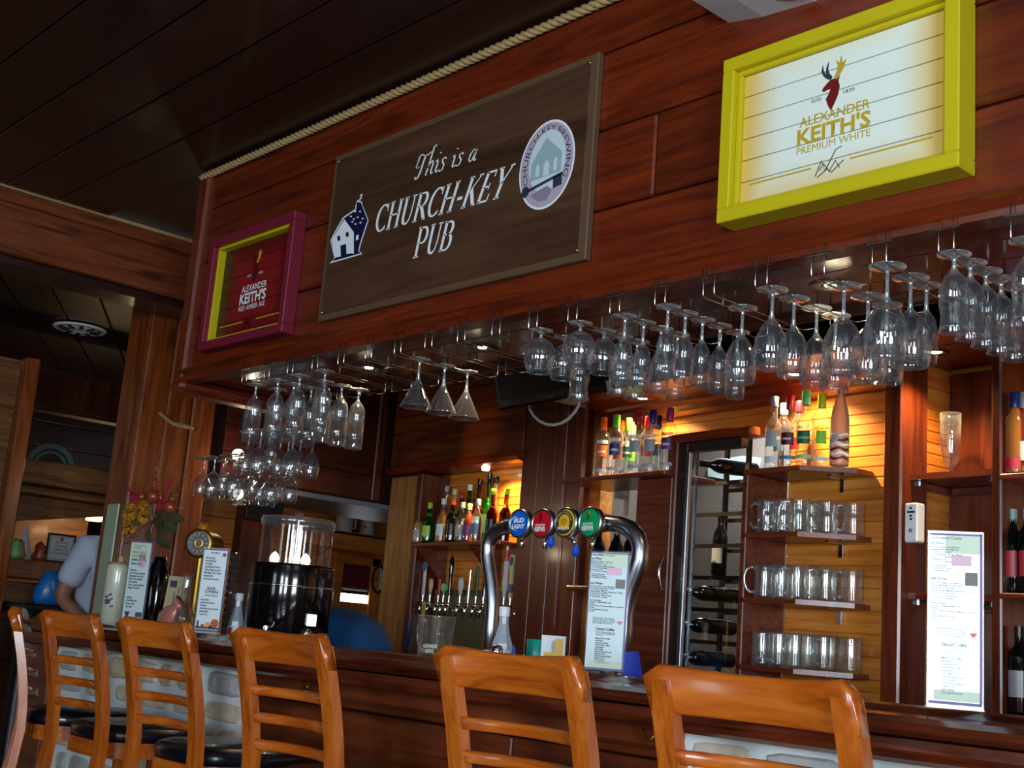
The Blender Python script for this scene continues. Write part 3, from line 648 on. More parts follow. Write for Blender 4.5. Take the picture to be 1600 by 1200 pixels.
xs = [(-1.295,1.75,0),(-1.893,1.75,0),(-2.745,1.75,0),(-3.42,1.75,0),(-4.02,1.75,0),(-4.62,1.80,radians(-21))]
s0 = stool('bar_stool', labs[0])
for i, (x, y, a) in enumerate(xs):
    if i == 0: s0.location = (x,y,0)
    else: dup(s0, (x,y,0), a, labs[i])
# ================================================================== SIGNS ON THE FASCIA
def place_flat(me_or_mb, name, mat, parent, o): return obj(name, me_or_mb, mat, parent)
# pub sign
YS = 2.372
a = AY(525,240,YS); b = AY(493,500,YS); c = AY(935,83,YS); d = AY(912,408,YS)
sx0, sx1 = (a.x+b.x)/2, (c.x+d.x)/2; sz1, sz0 = (a.z+c.z)/2, (b.z+d.z)/2
sg = thing('pub_sign', 'large brown wooden pub sign with white lettering, a house and a round crest', 'sign', ((sx0+sx1)/2, YF, sz0))
sg_o = sg.location.copy()
def loc_(fn): return lambda c: Vector(fn(c))-sg_o
w2 = (sx1-sx0)/2; hh = sz1-sz0
obj('board', MB().box((-w2,YS-YF+.004,0),(w2,0,hh),.003), M['signedge'], sg)
obj('panel', MB().box((-w2+.022,YS-YF,.022),(w2-.022,YS-YF+.01,hh-.022),.006), M['sign'], sg)
for sx in (-1, 1):
    for z in (.03, hh-.03): obj('screw', MB().sphere((sx*(w2-.03),YS-YF,z),.006,6), M['brass'], sg)
YP = YS-.0012
def SP(px, py, Y=YP): p = AY(px, py, Y); return (p.x, p.z)
def signtext(text, tl, tr, bl, br, shear, name, space=.04):
    """lettering between two lines given by picture points on the board's own plane"""
    TL, TR, BL, BR = [SP(*q) for q in (tl,tr,bl,br)]
    mb = glyphmesh(text, space, shear); xs_ = [v[0]-shear*v[2] for v in mb.v]; a_, b_ = min(xs_), max(xs_)
    out = []
    for v in mb.v:
        u_ = (v[0]-shear*v[2]-a_)/(b_-a_); w_ = v[2]
        x = BL[0]+(BR[0]-BL[0])*u_+((TL[0]-BL[0])*(1-u_)+(TR[0]-BR[0])*u_)*w_; z = (BL[1]+(BR[1]-BL[1])*u_)*(1-w_)+(TL[1]+(TR[1]-TL[1])*u_)*w_
        out.append((x-sg_o.x, YP-sg_o.y, z-sg_o.z))
    mb.v = out; return obj(name, mb, M['wht'], sg)
for i, (t_, q) in enumerate((('CHURCH-KEY',((592,322),(806,255),(584,365),(785,308))),('PUB',((655,355),(714,342),(645,404),(702,390))),('This is a',((653,243),(751,220),(646,280),(744,250))))):
    signtext(t_, *q, 0.0 if i < 2 else .12, 'lettering', .05 if i < 2 else .0)
# shapes traced on the board, in metres from picture points on its own plane
def poly(pts, Y, th, mat, name, parent=None, og=None):
    parent = parent or sg; og = og or sg_o; P = [SP(x, y, Y) for x, y in pts]; P = [(x-og.x, z-og.z) for x, z in P]
    return obj(name, flat([P], Y-og.y, th), MT(mat), parent)
K = lambda L_: [(480+x/2.857, 80+y/2.857) for x, y in L_]
poly(K([(100,948),(122,925),(104,846),(116,820),(160,742),(214,705),(216,690),(224,664),(244,672),(248,690),(274,756),(268,772),(240,858),(232,890),(246,906)]), YP, .0005, 'wht', 'house_outline')
poly(K([(112,938),(126,922),(108,846),(120,822),(164,746),(218,709),(222,672),(240,676),(270,756),(264,770),(236,856),(228,892),(240,902)]), YP-.0006, .0005, 'navy', 'house_print')
poly(K([(124,922),(110,842),(166,750),(208,808),(208,905),(196,902),(176,906),(174,860),(148,868),(150,916)]), YP-.0012, .0004, 'wht', 'house_front')
for q in ([(134,826),(146,822),(148,844),(136,848)],[(172,810),(184,806),(186,826),(174,830)]): poly(K(q), YP-.0017, .0003, 'navy', 'house_window')
poly(K([(218,824),(230,818),(228,840),(218,846)]), YP-.0012, .0004, 'wht', 'side_window')
for q in ((194,738),(212,716),(234,716),(206,750),(224,742),(246,748),(214,772),(236,766),(200,762)): poly(K([(q[0]-5,q[1]),(q[0]+6,q[1]-5),(q[0]+4,q[1]+4)]), YP-.0012, .0004, 'wht', 'roof_tile')
poly(K([(232,664),(240,650),(234,644),(246,636),(248,642),(240,648),(245,652),(236,666)]), YP, .0005, 'wht', 'smoke')
C('lilac', 176,164,180); C('mist', 198,216,218); C('misty', 150,176,180)
oc = SP(854,257); o0 = (oc[0]-sg_o.x, oc[1]-sg_o.z); rx = (SP(898,240)[0]-SP(811,275)[0])/2; rz = (SP(858,187)[1]-SP(846,327)[1])/2*.99
obj('crest_border', flat([disc(o0[0],o0[1],rx,rz,40)], YP-YF, .0005), M['wht'], sg)
obj('crest_ring', flat([disc(o0[0],o0[1],rx*.95,rz*.95,40)], YP-YF-.0006, .0005), M['lilac'], sg)
obj('crest_centre', flat([disc(o0[0]+.003,o0[1]+.01,rx*.66,rz*.70,40)], YP-YF-.0012, .0005), M['mist'], sg)
O = lambda L_: [(o0[0]+x*rx, o0[1]+z*rz) for x, z in L_]
obj('chapel', flat([O([(-.55,-.30),(-.55,.10),(-.05,.62),(.55,.18),(.55,-.25)])], YP-YF-.0018, .0004), M['misty'], sg)
for q in ([(-.36,-.22),(-.36,0),(-.3,.08),(-.24,0),(-.24,-.22)],[(-.08,-.26),(-.08,0),(.02,.1),(.12,0),(.12,-.26)],[(.28,-.2),(.28,.04),(.34,.12),(.4,.04),(.4,-.2)]): obj('chapel_window', flat([O(q)], YP-YF-.0023, .0003), M['mist'], sg)
obj('key_print', flat([O([(-.62,-.46),(.62,-.28),(.63,-.34),(-.6,-.53)]), O(disc(-.70,-.5,.14,.13,12)), O([(.30,-.36),(.60,-.32),(.62,-.56),(.32,-.6)])], YP-YF-.0024, .0004), M['ink'], sg)
obj('key_shadow', flat([O([(-.5,-.62),(-.2,-.55),(.1,-.5),(.28,-.62),(.1,-.82),(-.2,-.8)])], YP-YF-.0018, .0004), C('lilac2', 140,128,150), sg)
tm = textmesh('CHURCH-KEY BREWING', 'ink', 0, 1, 0, 1)
onto(tm, lambda c: Vector((o0[0]+(rx*(.70+.17*c.z))*cos(radians(206-c.x*236)), YP-YF-.0012, o0[1]+(rz*(.74+.15*c.z))*sin(radians(206-c.x*236)))))
obj('crest_lettering', tm, None, sg)
# framed beer boards
def beer_board(name, label, q, Yo, frame_mat, inner_mat, board_mat, textmat, third, tcol2, deep):
    TL, TR, BL, BR = [AY(x, y, Yo) for x, y in q]
    x0, x1, z0, z1 = (TL.x+BL.x)/2, (TR.x+BR.x)/2, (BL.z+BR.z)/2, (TL.z+TR.z)/2
    cx, w_, h_ = (x0+x1)/2, x1-x0, z1-z0
    t = thing(name, label, 'sign', (cx, YF, z0)); y = Yo-YF; f = .036
    for lo, hi in (((-w_/2,y,0),(w_/2,0,f)),((-w_/2,y,h_-f),(w_/2,0,h_)),((-w_/2,y,f),(-w_/2+f,0,h_-f)),((w_/2-f,y,f),(w_/2,0,h_-f))): obj('frame_bar', MB().box(lo, hi, .003), M[frame_mat], t)
    g = f+.013
    for lo, hi in (((-w_/2+f,y+.02,f),(w_/2-f,y+.06,g)),((-w_/2+f,y+.02,h_-g),(w_/2-f,y+.06,h_-f)),((-w_/2+f,y+.02,g),(-w_/2+g,y+.06,h_-g)),((w_/2-g,y+.02,g),(w_/2-f,y+.06,h_-g))): obj('inner_frame', MB().box(lo, hi, .002), M[inner_mat], t)
    yb = y+deep; n = 6; H_ = h_-2*g; W_ = w_-2*g
    for k in range(n): obj('slat', MB().box((-W_/2,yb,g+H_*k/n+.0012),(W_/2,yb+.01,g+H_*(k+1)/n-.0012),.0008), M[board_mat], t)
    obj('backing', MB().box((-W_/2,yb+.01,g),(W_/2,yb+.014,h_-g)), M['wht'] if board_mat == 'creamboard' else M['maroon'], t)
    yl = yb-.0008; X = lambda u_: -W_/2+u_*W_; Z = lambda v_: g+v_*H_
    lettering('ALEXANDER', textmat, t, yl, X(.31), X(.66), Z(.465), Z(.535), bold=.01)
    lettering("KEITH'S", tcol2, t, yl, X(.30), X(.665), Z(.33), Z(.455), bold=.03)
    lettering(third, tcol2, t, yl, X(.30), X(.665), Z(.262), Z(.315), bold=.0)
    lettering('ESTD', 'ink' if textmat == 'gold' else 'wht', t, yl, X(.37), X(.42), Z(.625), Z(.65)); lettering('1820', 'ink' if textmat == 'gold' else 'wht', t, yl, X(.53), X(.585), Z(.625), Z(.65))
    stag(t, X(.475), Z(.715), W_*.19, H_*.37, yl, ('stagred','ink','gold') if textmat == 'gold' else ('darkred','darkred','gold'))
    obj('rule', flat([[(X(a), Z(b)) for a, b in ((.05,.13),(.38,.13),(.38,.142),(.05,.142))]], yl, .0005), M['gold'], t)
    obj('rule', flat([[(X(a), Z(b)) for a, b in ((.57,.13),(.95,.13),(.95,.142),(.57,.142))]], yl, .0005), M['gold'], t)
    sg_ = MB()
    for P in ([(.40,.03),(.43,.12),(.45,.05),(.50,.17),(.53,.18)],[(.41,.02),(.46,.06),(.48,.03),(.54,.09)],[(.42,.06),(.44,.1),(.47,.04),(.50,.1),(.52,.05)]): sg_.tube([(X(a), yl-.0004, Z(b*1.15+.035)) for a, b in P], .0012, 4)
    obj('signature', sg_, M['ink'] if textmat == 'gold' else M['darkred'], t)
    return t
def edgeglow(name, c0, c1, w_, h_):   # printed board, pale middle and coloured border
    m, nt, p, N, L = nodes(name); tc = N.new('ShaderNodeTexCoord'); sp = N.new('ShaderNodeSeparateXYZ'); L.new(tc.outputs['Object'], sp.inputs[0])
    def edge(out, c, hw, soft):
        s1 = N.new('ShaderNodeMath'); s1.operation = 'SUBTRACT'; s1.inputs[1].default_value = c; L.new(out, s1.inputs[0])
        s2 = N.new('ShaderNodeMath'); s2.operation = 'ABSOLUTE'; L.new(s1.outputs[0], s2.inputs[0])
        mr = N.new('ShaderNodeMapRange'); mr.interpolation_type = 'SMOOTHSTEP'; mr.inputs['From Min'].default_value = hw-soft*1.5; mr.inputs['From Max'].default_value = hw; L.new(s2.outputs[0], mr.inputs['Value']); return mr.outputs[0]
    a = edge(sp.outputs['X'], 0, w_/2, w_*.16); b = edge(sp.outputs['Z'], h_/2, h_/2, h_*.20)
    mx = N.new('ShaderNodeMath'); mx.operation = 'MAXIMUM'; L.new(a, mx.inputs[0]); L.new(b, mx.inputs[1])
    mi = N.new('ShaderNodeMix'); mi.data_type = 'RGBA'; mi.inputs['A'].default_value = c0; mi.inputs['B'].default_value = c1; L.new(mx.outputs[0], mi.inputs['Factor'])
    L.new(mi.outputs['Result'], p.inputs['Base Color']); p.inputs['Roughness'].default_value = .3; M[name] = m
qa = ((1127,76),(1497,-14),(1122,345),(1500,262)); Ya = 2.325
TL, TR, BL, BR = [AY(x, y, Ya) for x, y in qa]
edgeglow('creamboard', S(228,238,226), S(220,186,84), (TR.x-TL.x)-.098, (TL.z-BL.z)+.02)
beer_board('white_beer_board', 'yellow framed slatted beer board with white ground and stag head', qa, Ya, 'yellow', 'yellow', 'creamboard', 'gold', 'PREMIUM WHITE', 'gold', .032)
qb = ((329,380),(455,325),(308,548),(447,517)); Yb = 2.345
TL, TR, BL, BR = [AY(x, y, Yb) for x, y in qb]
edgeglow('redboard', S(128,18,24), S(40,12,8), (TR.x-TL.x)-.098, (TL.z-BL.z))
beer_board('red_beer_board', 'maroon framed slatted beer board with dark red ground, left of the pub sign', qb, Yb, 'maroon', 'yellow', 'redboard', 'wht', 'RED AMBER ALE', 'wht', .05)
# emergency light unit above the white beer board
p = AY(1205,8,2.3)
el = thing('emergency_light', 'white plastic light unit fixed to the fascia above the yellow framed board', 'light', (p.x,YF,p.z+.045))
obj('housing', MB().prism([(-.21,.02),(-.1,-.0),(.06,-.012),(.12,.005),(.30,.04),(.30,.16),(-.21,.16)], -.16, 0, 'y'), M['white'], el)
obj('lens', MB().prism([(-.05,-.0),(.05,-.02),(.12,.0),(.1,.02),(-.04,.02)], -.17, -.05, 'y'), C('lensgrey', 200,210,215, rough=.2), el)
# ================================================================== HANGING RACKS AND GLASSES
ORD = ['first','second','third','fourth','fifth','sixth','seventh','eighth','ninth','tenth','eleventh','twelfth','thirteenth','fourteenth','fifteenth','sixteenth','seventeenth','eighteenth','nineteenth','twentieth']
RX = [-4.155+.1604*k for k in range(20)]; RZ = 2.042
rk = thing('glass_rack', 'x', 'glass rack', (RX[0], 2.365, RZ), group='wire glass racks under the fascia')
for s_ in (-1, 1):
    x = s_*.0175
    obj('rod', MB().tube([(x,0,.078),(x,0,.006),(x,.004,.001),(x,.008,0),(x,.385,0),(x*1.2,.392,0),(x*3.2,.392,0),(x*3.4,.392,.006),(x*3.4,.392,.078)], .0021, 6), M['wire'], rk)
obj('bracket', MB().box((-.032,-.004,.052),(.032,.004,.055)), M['wire'], rk)
racks = []
for k, x in enumerate(RX):
    lab = 'brass wire glass rack, %s from the far left end of the bulkhead' % ORD[k]
    if k == 0: rk['label'] = lab
    else: dup(rk, (x,2.365,RZ), 0, lab)
# profiles hang downwards from the foot at z=0; (radius, z)
def goblet(foot, stem, bowl):   # foot radius, stem length, bowl outline [(r, dz below the stem)]
    P = [(0,.0035),(foot*.5,.003),(foot,.0006),(foot,-.0012),(foot*.5,-.003),(.006,-.007),(.0042,-.014),(.0038,-stem*.55),(.005,-stem*.9),(.008,-stem-.002)]
    P += [(r, -stem-z) for r, z in bowl]
    r, z = bowl[-1]; P += [(r-.0012, -stem-z)]
    P += [(max(r-.0013, .0005), -stem-z) for r, z in reversed(bowl)][1:]+[(0,-stem-.006)]
    return P
KINDS = {
 'pilsner': ('stemmed beer glass', goblet(.036,.045,[(.012,.006),(.022,.018),(.029,.034),(.032,.052),(.033,.09),(.033,.13),(.032,.185)])),
 'flute': ('slim white wine glass', goblet(.034,.062,[(.012,.006),(.021,.022),(.026,.045),(.027,.07),(.026,.10),(.024,.128)])),
 'snifter': ('round brandy snifter', goblet(.034,.022,[(.016,.004),(.034,.016),(.045,.036),(.048,.056),(.044,.078),(.036,.098),(.033,.106)])),
 'martini': ('conical cocktail glass', goblet(.036,.066,[(.008,.004),(.018,.024),(.034,.056),(.052,.094),(.054,.098)])),
 'wine': ('wide red wine glass', goblet(.038,.072,[(.012,.006),(.026,.026),(.038,.052),(.042,.078),(.040,.105),(.036,.128)])),
 'bigwine': ('large balloon wine glass', goblet(.042,.076,[(.013,.005),(.032,.028),(.046,.058),(.050,.082),(.046,.112),(.041,.135)])),
 'poco': ('curved tulip cocktail glass', goblet(.036,.034,[(.012,.006),(.024,.022),(.032,.05),(.031,.08),(.027,.104),(.029,.128),(.032,.14)])),
}
GM = {}
for k, v in KINDS.items():
    me = MB().lathe(v[1], 28).mesh(k+'_glass'); me.materials.append(M['bowl']); me.materials.append(M['foot']); GM[k] = me
    zc_ = min(p[1] for p in v[1][:10])
    for pg_ in me.polygons: pg_.material_index = 1 if pg_.center.z > zc_*.97 else 0
hang = []
def hg(kind, pts):
    for (px, py) in pts:
        p = AZ(px, py, RZ+.006); k = min(range(20), key=lambda i: abs(RX[i]-p.x)); hang.append([kind, k, min(2.73, max(2.40, p.y))])
hg('pilsner', [(407,599),(439,592.7),(439,607),(475,585),(463,597),(515,578),(510,595),(491,605),(533,602),(561,608)])
hg('martini', [(658,560),(700,570),(737,578)])
hg('snifter', [(859,513),(884,522),(923,501),(950,513)])
hg('poco', [(907,528),(975,523),(970,515)])
hg('flute', [(995.5,489.6),(1024.6,499.7),(1048,510),(1071,518),(1061,473),(1091,485),(1113.7,495.6),(1138,506),(1162,516.6)])
hg('wine', [(1185,476),(1233,447),(1268,461),(1296,477),(1320,489)])
hg('bigwine', [(1341,442),(1372,460),(1401,406),(1437,427.6)])
hg('wine', [(1398,474)])
hg('poco', [(1482,394),(1514,405),(1544,420),(1568,433),(1590,445.7)])
hg('poco', [(1566,372),(1598,386)])
hg('flute', [(1462,440)])
byrack = {}
for h_ in hang: byrack.setdefault(h_[1], []).append(h_)
for k, L_ in byrack.items():
    L_.sort(key=lambda q: q[2]); last = 0
    for i, (kind, _, y) in enumerate(L_):
        gap = .102 if kind in ('bigwine','martini') else .098 if kind == 'snifter' else .088 if kind == 'wine' else .072
        y = max(y, last+gap) if i else y
        if y > 2.80: y = 2.80
        last = y; nm = KINDS[kind][0]
        g = link(bpy.data.objects.new(nm.split()[-2] + '_glass' if nm.endswith('glass') else 'brandy_snifter', GM[kind]))
        g.name = {'pilsner':'beer_glass','flute':'wine_glass','wine':'wine_glass','bigwine':'wine_glass','snifter':'brandy_snifter','martini':'cocktail_glass','poco':'cocktail_glass'}[kind]
        g.location = (RX[k], y, RZ+.0041); g.rotation_euler.z = random.random()*6
        pos = 'alone' if len(L_) == 1 else '%s from the front' % ORD[i]
        tag(g, '%s hanging %s in the %s rack from the left' % (nm, pos, ORD[k]), 'glass', 'stemmed glasses hanging upside down in the racks')
# lower rack on the left wing with its crowd of glasses
def lowrack(label, x0, y0, nx, ny, z, grp, what, dy=.11):
    t = thing('glass_rack', label, 'glass rack', (x0,y0,z)); Lx = .105*nx
    for j in range(ny):
        for s_ in (-.018, .018): obj('rod', MB().cyl((-.05,dy*j+s_,0),(Lx,dy*j+s_,0),.0025,n=6), M['steel'], t)
    for x in (-.04, Lx-.02): obj('cross_bar', MB().cyl((x,-.03,.004),(x,dy*ny-.08,.004),.0035,n=6), M['steel'], t)
    for x in (-.04, Lx-.02): obj('hanger', MB().cyl((x,dy*ny-.092,0),(x,dy*ny-.092,3.078-z),.003,n=6), M['blackm'], t)
    for i in range(nx):
        for j in range(ny):
            g = link(bpy.data.objects.new('wine_glass', GM[('wine','bigwine','flute')[(i+2*j) % 3]])); g.location = (x0+.105*i, y0+dy*j, z+.0048)
            tag(g, 'wine glass hanging %s along, %s row back, in the %s' % (ORD[i], ORD[j], what), 'glass', grp)
lowrack('wire glass rack hanging low beyond the end of the bulkhead, crowded with glasses', -5.74, 3.10, 4, 4, 1.945, 'wine glasses crowded in the low rack', 'low rack beyond the bulkhead')
p = AZ(392,650,2.03); lowrack('higher wire glass rack behind the stemmed beer glasses at the end of the bulkhead', -5.12, 2.98, 3, 3, 2.02, 'wine glasses in the higher rear rack', 'higher rear rack')
# recessed spots
for i, (px, py, lab) in enumerate(((1300,447,'recessed round spotlight in the bulkhead underside above the large wine glasses'),(768,547,'recessed round spotlight in the bulkhead underside beside the snifters'),(590,578,'recessed round spotlight in the bulkhead underside left of the cocktail glasses'))):
    p = AZ(px, py, 2.12); s_ = thing('spotlight', lab, 'spotlight', (p.x, 2.66, 2.12))
    obj('trim_ring', MB().lathe([(.030,.0),(.032,-.003),(.05,-.006),(.056,-.002),(.056,.0)], 28), M['blackm'], s_)
    obj('reflector', MB().lathe([(.031,-.001),(.024,.0),(.0,.001)], 20), M['brass'], s_); obj('bulb', MB().lathe([(0,-.003),(.014,-.0025),(.017,0)], 16), M['bulb'], s_)
    spot('spot_lamp', (p.x,2.66,2.108), (p.x,2.72,1), 7, (1,.7,.4), 110)
for i, (u_, lab) in enumerate(((-4.4,'recessed spotlight in the soffit above the flavoured vodka shelf'),(-2.76,'recessed spotlight in the soffit above the corner niche'),(-3.45,'recessed spotlight in the soffit above the mug shelves'),(-2.1,'recessed spotlight in the soffit over the wine shelves'))):
    s_ = thing('spotlight', lab, 'spotlight', B(u_,3.97,2.355), RB)
    obj('trim_ring', MB().lathe([(.028,0),(.03,-.004),(.048,-.006),(.054,-.001)], 24), M['blackm'], s_); obj('bulb', MB().lathe([(0,-.003),(.02,-.0025),(.024,0)], 16), M['bulb'], s_)
    l = B(u_,3.97,2.34); t_ = B(u_+(.0 if i else .1),4.12,1.2); spot('spot_lamp', l, t_, (44,26,50,34)[i], (1,.66,.3), 125, .7)
s_ = thing('spotlight', 'small spotlight under the header above the crowded bottle shelf', 'spotlight', B(-5.75,4.02,2.11), RB)
obj('bulb', MB().lathe([(0,-.02),(.02,-.018),(.025,0)], 16), M['bulb'], s_); spot('spot_lamp', B(-5.62,4.0,2.075), B(-5.6,4.14,1.3), 34, (1,.56,.18), 140, .7)
spot('spot_lamp', B(-5.9,3.5,2.05), B(-5.75,4.1,2.3), 3, (1,.7,.4), 50, .9)
# ================================================================== TELEVISION AND CABLE
a = AV(778,641,3.45); b = AV(950,628,3.45)
tv = thing('television', 'small black flat television hung under the ceiling behind the bar', 'television', B((a.x+b.x)/2,3.45,a.z), RB)
w_ = (b.x-a.x)/2; tm_ = Matrix.Rotation(radians(16), 4, 'X')
obj('casing', MB().box((-w_,0,0),(w_,.05,.46),.01,tm_), M['black'], tv); obj('screen', MB().box((-w_+.03,-.003,.045),(w_-.03,.0,.43),.001,tm_), C('screenoff', 4,5,7, rough=.35, spec=.2), tv)
me = textmesh('DYNEX', 'inkgrey', -.045, .045, .014, .03); onto(me, lambda c: tm_ @ Vector((c.x,-.003,c.z))); obj('lettering', me, None, tv)
obj('bracket', MB().box((-.03,.03,.3),(.03,.08,.72)).box((-.12,.03,.69),(.12,.12,.72)), M['blackm'], tv)
pts = [AV(x, y, 3.62) for x, y in ((826,630),(828,640),(834,650),(843,658),(854,663),(866,664),(878,661),(889,654),(898,644),(904,634),(906,620))]
obj('cable', MB().tube([B(q.x,q.y,q.z) for q in pts], .0075, 8), M['white'], label='white cable looping down under the television', cat='cable')
pts = [(AV(890,625,3.985)),(AV(884,700,3.985)),(AV(877,800,3.985)),(AV(872,880,3.985)),(AV(866,980,3.985))]
obj('cord', MB().tube([B(q.x,q.y,q.z) for q in pts], .003, 6), C('cord', 170,130,150), label='thin pale cord running down the wooden pilaster below the television', cat='cord')
# ================================================================== BOTTLES
def bottle_prof(r, hb, hn, rn, sh=.35):   # body radius, shoulder height, total height
    return [(0,.004),(r*.8,.0),(r*.97,.004),(r,.012),(r,hb*.5),(r,hb),(r*.95,hb+.010),(r*.78,hb+.024),(rn*1.3,hb+.038),(rn,hb+.05),(rn,hn)]
BC = {}
def bottle(name, label, loc, rz, r, hb, ht, rn, glassm, capcol, capl, group, labels=(), liquid=None, cat='bottle', text=None):
    t = thing(name, label, cat, loc, rz, group)
    key = (r, hb, ht, rn)
    if key not in BC: BC[key] = MB().lathe(bottle_prof(r, hb, ht-.002, rn), 20).mesh('bottle_body')
    me = BC[key]; o = link(bpy.data.objects.new('body', me))
    if not me.materials: me.materials.append(M['thinb'])
    o.parent = t; o.material_slots[0].link = 'OBJECT'; o.material_slots[0].material = M[glassm]
    if liquid: obj('liquid', MB().lathe([(0,.006),(r*.92,.008),(r*.94,.02),(r*.94,hb),(r*.6,hb+.03),(rn*.8,hb+.06),(0,hb+.06)], 16), M[liquid], t)
    obj('cap', MB().lathe([(rn*1.12,ht-capl),(rn*1.2,ht-capl+.004),(rn*1.2,ht-.003),(rn*1.1,ht),None,(0,ht)], 16), MT(capcol), t)
    for i, (z0, z1, col, half) in enumerate(labels):
        obj('label', MB().lathe([(r+.0012,z0),(r+.0012,z1)], 14, a0=-pi/2-half, a1=-pi/2+half), MT(col), t)
    if text:
        for body, z0, z1, hw, col in text: obj('lettering', wrapc(textmesh(body, col, -hw, hw, z0, z1, bold=.05), r+.0022), None, t)
    return t
for n_, c_ in (('c_orange',(226,92,30)),('c_green',(88,190,58)),('c_lime',(140,205,60)),('c_red',(196,22,42)),('c_blue',(22,44,110)),('c_mag',(176,36,110)),('c_cream',(214,196,150)),('c_white',(210,220,225)),('c_mint',(130,216,140)),('c_yel',(224,216,30)),('c_bk',(14,14,16)),('c_silver',(150,156,166))): C(n_, *c_, rough=.3)
C('purp', 92,30,110); C('lblue', 70,120,160); C('greylabel', 150,160,168); C('darkgreenlbl', 30,90,60)
for n_, c_ in (('l_amber',(.55,.20,.03,1)),('l_green',(.05,.30,.04,1)),('l_red',(.35,.03,.02,1)),('l_brown',(.12,.04,.015,1)),('l_gold',(.7,.42,.10,1))):
    m, nt, p_, N, L = nodes(n_); p_.inputs['Base Color'].default_value = c_; p_.inputs['Roughness'].default_value = .08; p_.inputs['Transmission Weight'].default_value = .35; M[n_] = m
M['g_green'] = clear('green_bottle_glass', (.12,.42,.14,1), 0, .06); M['g_dark'] = plain('dark_bottle_glass', S(10,14,12), .06, coat=.6); M['g_brown'] = clear('brown_bottle_glass', (.32,.15,.05,1), 0, .06)
M['frost'] = plain('frosted_glass', S(190,170,150), .35, trans=.55)
SH = (.0375,.196,.305,.0145)
g1 = 'flavoured vodka bottles on the left shelf'
sh1 = thing('wall_shelf', 'dark wooden shelf with a side board carrying the flavoured vodka bottles', 'shelf', (0,0,0), RB)
obj('board', MB().box((-4.78,3.80,1.935),(-4.04,4.13,1.957),.004), M['shelf'], sh1)
obj('side_board', MB().box((-4.28,3.86,1.022),(-4.05,3.90,1.933),.004), M['shelf'], sh1)
obj('side_board', MB().box((-4.30,3.885,1.022),(-4.28,4.12,1.933),.004), M['shelf'], sh1)
obj('shelf_bracket', MB().box((-4.62,4.02,1.88),(-4.60,4.10,1.934)).box((-4.62,4.085,1.80),(-4.60,4.10,1.934)), M['chrome'], sh1)
obj('lower_board', MB().box((-4.78,3.88,1.42),(-4.30,4.12,1.44),.004), M['shelf'], sh1)
for i, (px, V, cap, lc, nm, lab) in enumerate((
    (938,3.88,'c_orange','c_orange','ORANGE','clear vodka bottle with orange cap at the left end of the shelf'),
    (958,3.87,'c_green','c_blue','APPLE','clear vodka bottle with bright green cap and blue label'),
    (966,3.98,'c_orange','c_red','','clear vodka bottle with orange cap behind the bright green capped one'),
    (977,3.96,'c_lime','darkgreenlbl','LIME','clear vodka bottle with lime green cap in the back row'),
    (992,3.87,'c_red','c_silver','','clear vodka bottle with bright red cap in the front row'),
    (984,4.04,'c_mint','c_green','','clear vodka bottle with pale green cap half hidden at the back'),
    (1008,3.98,'c_red','c_red','','clear vodka bottle with dark red cap behind the blue capped one'),
    (1015,3.88,'c_blue','c_silver','','clear vodka bottle with navy blue cap in the front row'),
    (1024,3.99,'c_blue','c_blue','','clear vodka bottle with navy blue cap in the back row'),
    (1042,3.88,'c_mag','purp','BERRY','clear vodka bottle with magenta cap and purple label at the right end'))):
    q = AV(px, 750, V); tx = [('SMIRNOFF',.168,.186,.03,'c_white' if cap != 'c_mag' else 'purp')]
    if nm: tx.append((nm,.122,.134,.018,'c_white'))
    bottle('vodka_bottle', lab, B(q.x,V,1.957), RB+radians(38)+random.uniform(-.2,.2), *SH, 'thinb', cap, .064, g1, [(.105,.160,lc,.7),(.03,.045,'greylabel',1.0)], None, text=tx)
# ---- mug shelves
mu = thing('shelf_unit', 'wooden corner shelf unit holding rows of clear glass beer mugs', 'shelf', (0,0,0), RB)
obj('side_board', MB().box((-3.64,3.9,1.022),(-3.615,4.14,1.925),.004), M['shelf'], mu)
obj('front_board', MB().box((-3.645,3.885,1.022),(-3.615,3.91,1.925),.004), M['shelf'], mu)
SZ = [1.925,1.655,1.385,1.113]
for z in SZ:
    obj('shelf_board', MB().prism([(-3.64,3.885),(-3.335,3.885),(-3.175,4.05),(-3.175,4.148),(-3.64,4.148)], z, z+.02, 'z'), M['shelf'], mu)
    obj('shelf_bracket', MB().box((-3.33,4.05,z-.006),(-3.31,4.145,z)).box((-3.33,4.135,z-.06),(-3.31,4.145,z)), M['chrome'], mu)
MUGP = [(0,.012),(.034,.012),(.0375,.02),(.037,.08),(.0375,.132),(.0395,.14),(.0415,.14),(.0425,.132),(.0405,.08),(.0415,.012),(.040,0),(0,.0)]
mugm = MB().lathe(MUGP, 26).mesh('mug_body'); mugm.materials.append(M['mugglass'])
hm = MB().tube([(-.038,0,.122),(-.055,0,.128),(-.074,0,.118),(-.084,0,.092),(-.083,0,.062),(-.072,0,.036),(-.056,0,.024),(-.039,0,.028)], [.006,.006,.0055,.005,.005,.0055,.006,.006], 10).mesh('handle'); hm.materials.append(M['foot'])
first = None
